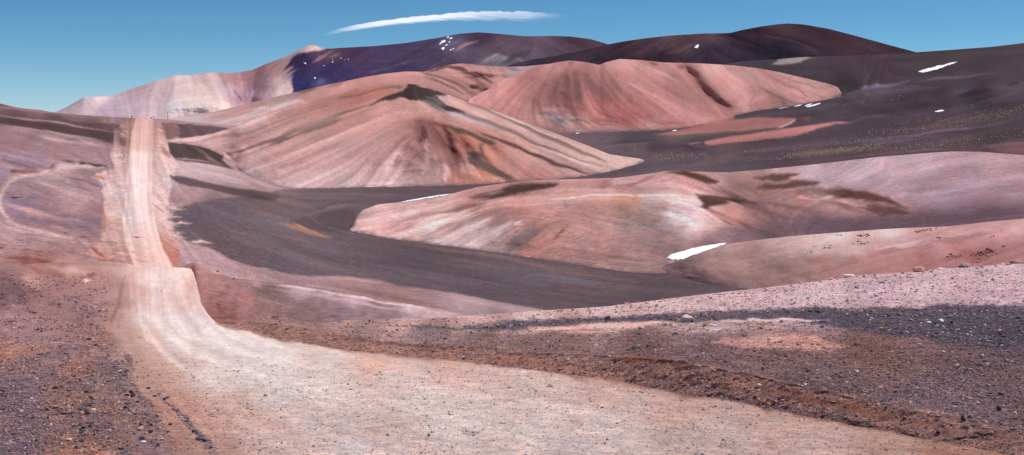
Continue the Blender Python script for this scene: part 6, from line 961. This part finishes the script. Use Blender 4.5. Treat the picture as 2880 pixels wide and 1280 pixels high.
# ---- cloud
def cloud():
    n, mrows = 300, 44
    path = [(896, 103), (930, 93), (980, 82), (1040, 71), (1100, 63), (1180, 55), (1270, 48), (1360, 46), (1450, 47), (1530, 48), (1600, 48)]
    half = [(896, 2.), (930, 5.5), (1000, 8.5), (1100, 9), (1250, 11), (1350, 14), (1450, 16), (1530, 12), (1600, 6)]
    uu = np.linspace(890, 1612, n); vc = pl(path, uu, 18); hw = pl(half, uu, 14)
    s = np.linspace(-1.3, 1.3, mrows)[:, None]
    U = np.repeat(uu[None], mrows, 0); V = vc[None]+hw[None]*s
    Dd = 24000*280/(330-V)
    X, Y, Z = P(U, V, Dd)
    fil = fbm(U/55+V/25, V/3.2-U/45, 62, 5)
    up = sstep((s+1.12+.10*fbm(U/20, U*0+3, 66, 3))/.28); lo = sstep((1.1-s)/np.interp(U, [900, 1200, 1350, 1600], [1., 1., 1.7, 1.8])+.1*fil)
    ends = sstep((U-893)/130)*sstep((1606-U)/150)
    al = np.clip(up*lo*ends*np.interp(U, [890, 1000, 1100, 1250, 1350, 1450, 1600], [.35, .58, .76, .76, .56, .45, .3])*(1+.07*fil), 0, .95)
    # faint second wisp above the left end
    idx = np.arange(U.size).reshape(U.shape); Fq = np.stack([idx[:-1, :-1], idx[:-1, 1:], idx[1:, 1:], idx[1:, :-1]], -1).reshape(-1, 4)
    m = bpy.data.materials.new('cloud'); m.use_nodes = True; nt = m.node_tree; N = nt.nodes; L = nt.links; N.clear()
    out = N.new('ShaderNodeOutputMaterial'); mx = N.new('ShaderNodeMixShader'); tr = N.new('ShaderNodeBsdfTransparent'); ad = N.new('ShaderNodeMixShader')
    df = N.new('ShaderNodeBsdfDiffuse'); tl = N.new('ShaderNodeBsdfTranslucent'); at = N.new('ShaderNodeAttribute'); at.attribute_name = 'Gravel'
    df.inputs[0].default_value = tl.inputs[0].default_value = CLOUDC
    geo = N.new('ShaderNodeNewGeometry'); nz = N.new('ShaderNodeTexNoise'); nz.inputs['Scale'].default_value = 1/160.; nz.inputs['Detail'].default_value = 6; L.new(geo.outputs['Position'], nz.inputs['Vector'])
    mr = N.new('ShaderNodeMapRange'); mr.inputs[1].default_value = .2; mr.inputs[2].default_value = .6; mr.inputs[3].default_value = .93; mr.inputs[4].default_value = 1.05; L.new(nz.outputs['Fac'], mr.inputs[0])
    mm = N.new('ShaderNodeMath'); mm.operation = 'MULTIPLY'; mm.use_clamp = True; L.new(at.outputs['Fac'], mm.inputs[0]); L.new(mr.outputs[0], mm.inputs[1])
    ad.inputs[0].default_value = .92; L.new(df.outputs[0], ad.inputs[1]); L.new(tl.outputs[0], ad.inputs[2])
    L.new(mm.outputs[0], mx.inputs[0]); L.new(tr.outputs[0], mx.inputs[1]); L.new(ad.outputs[0], mx.inputs[2]); L.new(mx.outputs[0], out.inputs[0])
    V3 = np.stack([X, Y, Z], -1).reshape(-1, 3); org = V3.mean(0)
    o = new_mesh('cloud', V3-org, Fq, None, al.ravel(), m); o.location = org
    tag(o, 'single long thin white cloud streak curving above the purple mountain', 'cloud')
CLOUDC = (.95, .93, .97, 1)
cloud()
# ================================================================ LIGHT, SKY, CAMERA
sun = bpy.data.lights.new('sun', 'SUN'); sun.energy = 4.65; sun.angle = math.radians(.53); sun.color = (1., .96, .9)
so = bpy.data.objects.new('sun', sun); C.objects.link(so)
from mathutils import Vector
sd = Vector((math.sin(SUN_AZ)*math.cos(SUN_EL), math.cos(SUN_AZ)*math.cos(SUN_EL), math.sin(SUN_EL)))
so.rotation_euler = sd.to_track_quat('Z', 'Y').to_euler(); so.location = (0, 0, 500)
w = bpy.data.worlds.new('World'); bpy.context.scene.world = w; w.use_nodes = True; nt = w.node_tree; N = nt.nodes; L = nt.links
sky = N.new('ShaderNodeTexSky'); sky.sky_type = 'NISHITA'; sky.sun_disc = False; sky.sun_elevation = SUN_EL; sky.sun_rotation = SUN_AZ
sky.altitude = 3900; sky.air_density = 1.; sky.dust_density = .3; sky.ozone_density = 1.5
bg = N['Background']; bg.inputs['Strength'].default_value = .1
tint = N.new('ShaderNodeMix'); tint.data_type = 'RGBA'; tint.blend_type = 'MULTIPLY'; tint.inputs[0].default_value = 1.; 
tc = N.new('ShaderNodeTexCoord'); sp = N.new('ShaderNodeSeparateXYZ'); L.new(tc.outputs['Generated'], sp.inputs[0])
rm = N.new('ShaderNodeValToRGB'); L.new(sp.outputs['Z'], rm.inputs[0]); el = rm.color_ramp.elements
el[0].position = 0.; el[0].color = SKYR[0]; el[1].position = 1.; el[1].color = (1, 1, 1, 1)
for p_, c_ in zip((.03, .06, .1, .25), SKYR[1:]):
    x = el.new(p_); x.color = c_
L.new(rm.outputs[0], tint.inputs[7])
L.new(sky.outputs[0], tint.inputs[6]); L.new(tint.outputs[2], bg.inputs[0])
cam = bpy.data.cameras.new('camera'); co = bpy.data.objects.new('camera', cam); C.objects.link(co); bpy.context.scene.camera = co
co.location = (0, 0, H); co.rotation_euler = (math.radians(90), 0, 0)
cam.sensor_fit = 'HORIZONTAL'; cam.sensor_width = 36.; cam.lens = 36*F/2880.
cam.shift_x = 0.; cam.shift_y = -(640-V0)/2880.
cam.clip_start = .5; cam.clip_end = 100000
sc = bpy.context.scene; sc.view_settings.view_transform = 'Standard'; sc.view_settings.look = 'None'; sc.view_settings.exposure = 0; sc.view_settings.gamma = 1
sc.cycles.max_bounces = 4; sc.cycles.diffuse_bounces = 2; sc.cycles.transparent_max_bounces = 8
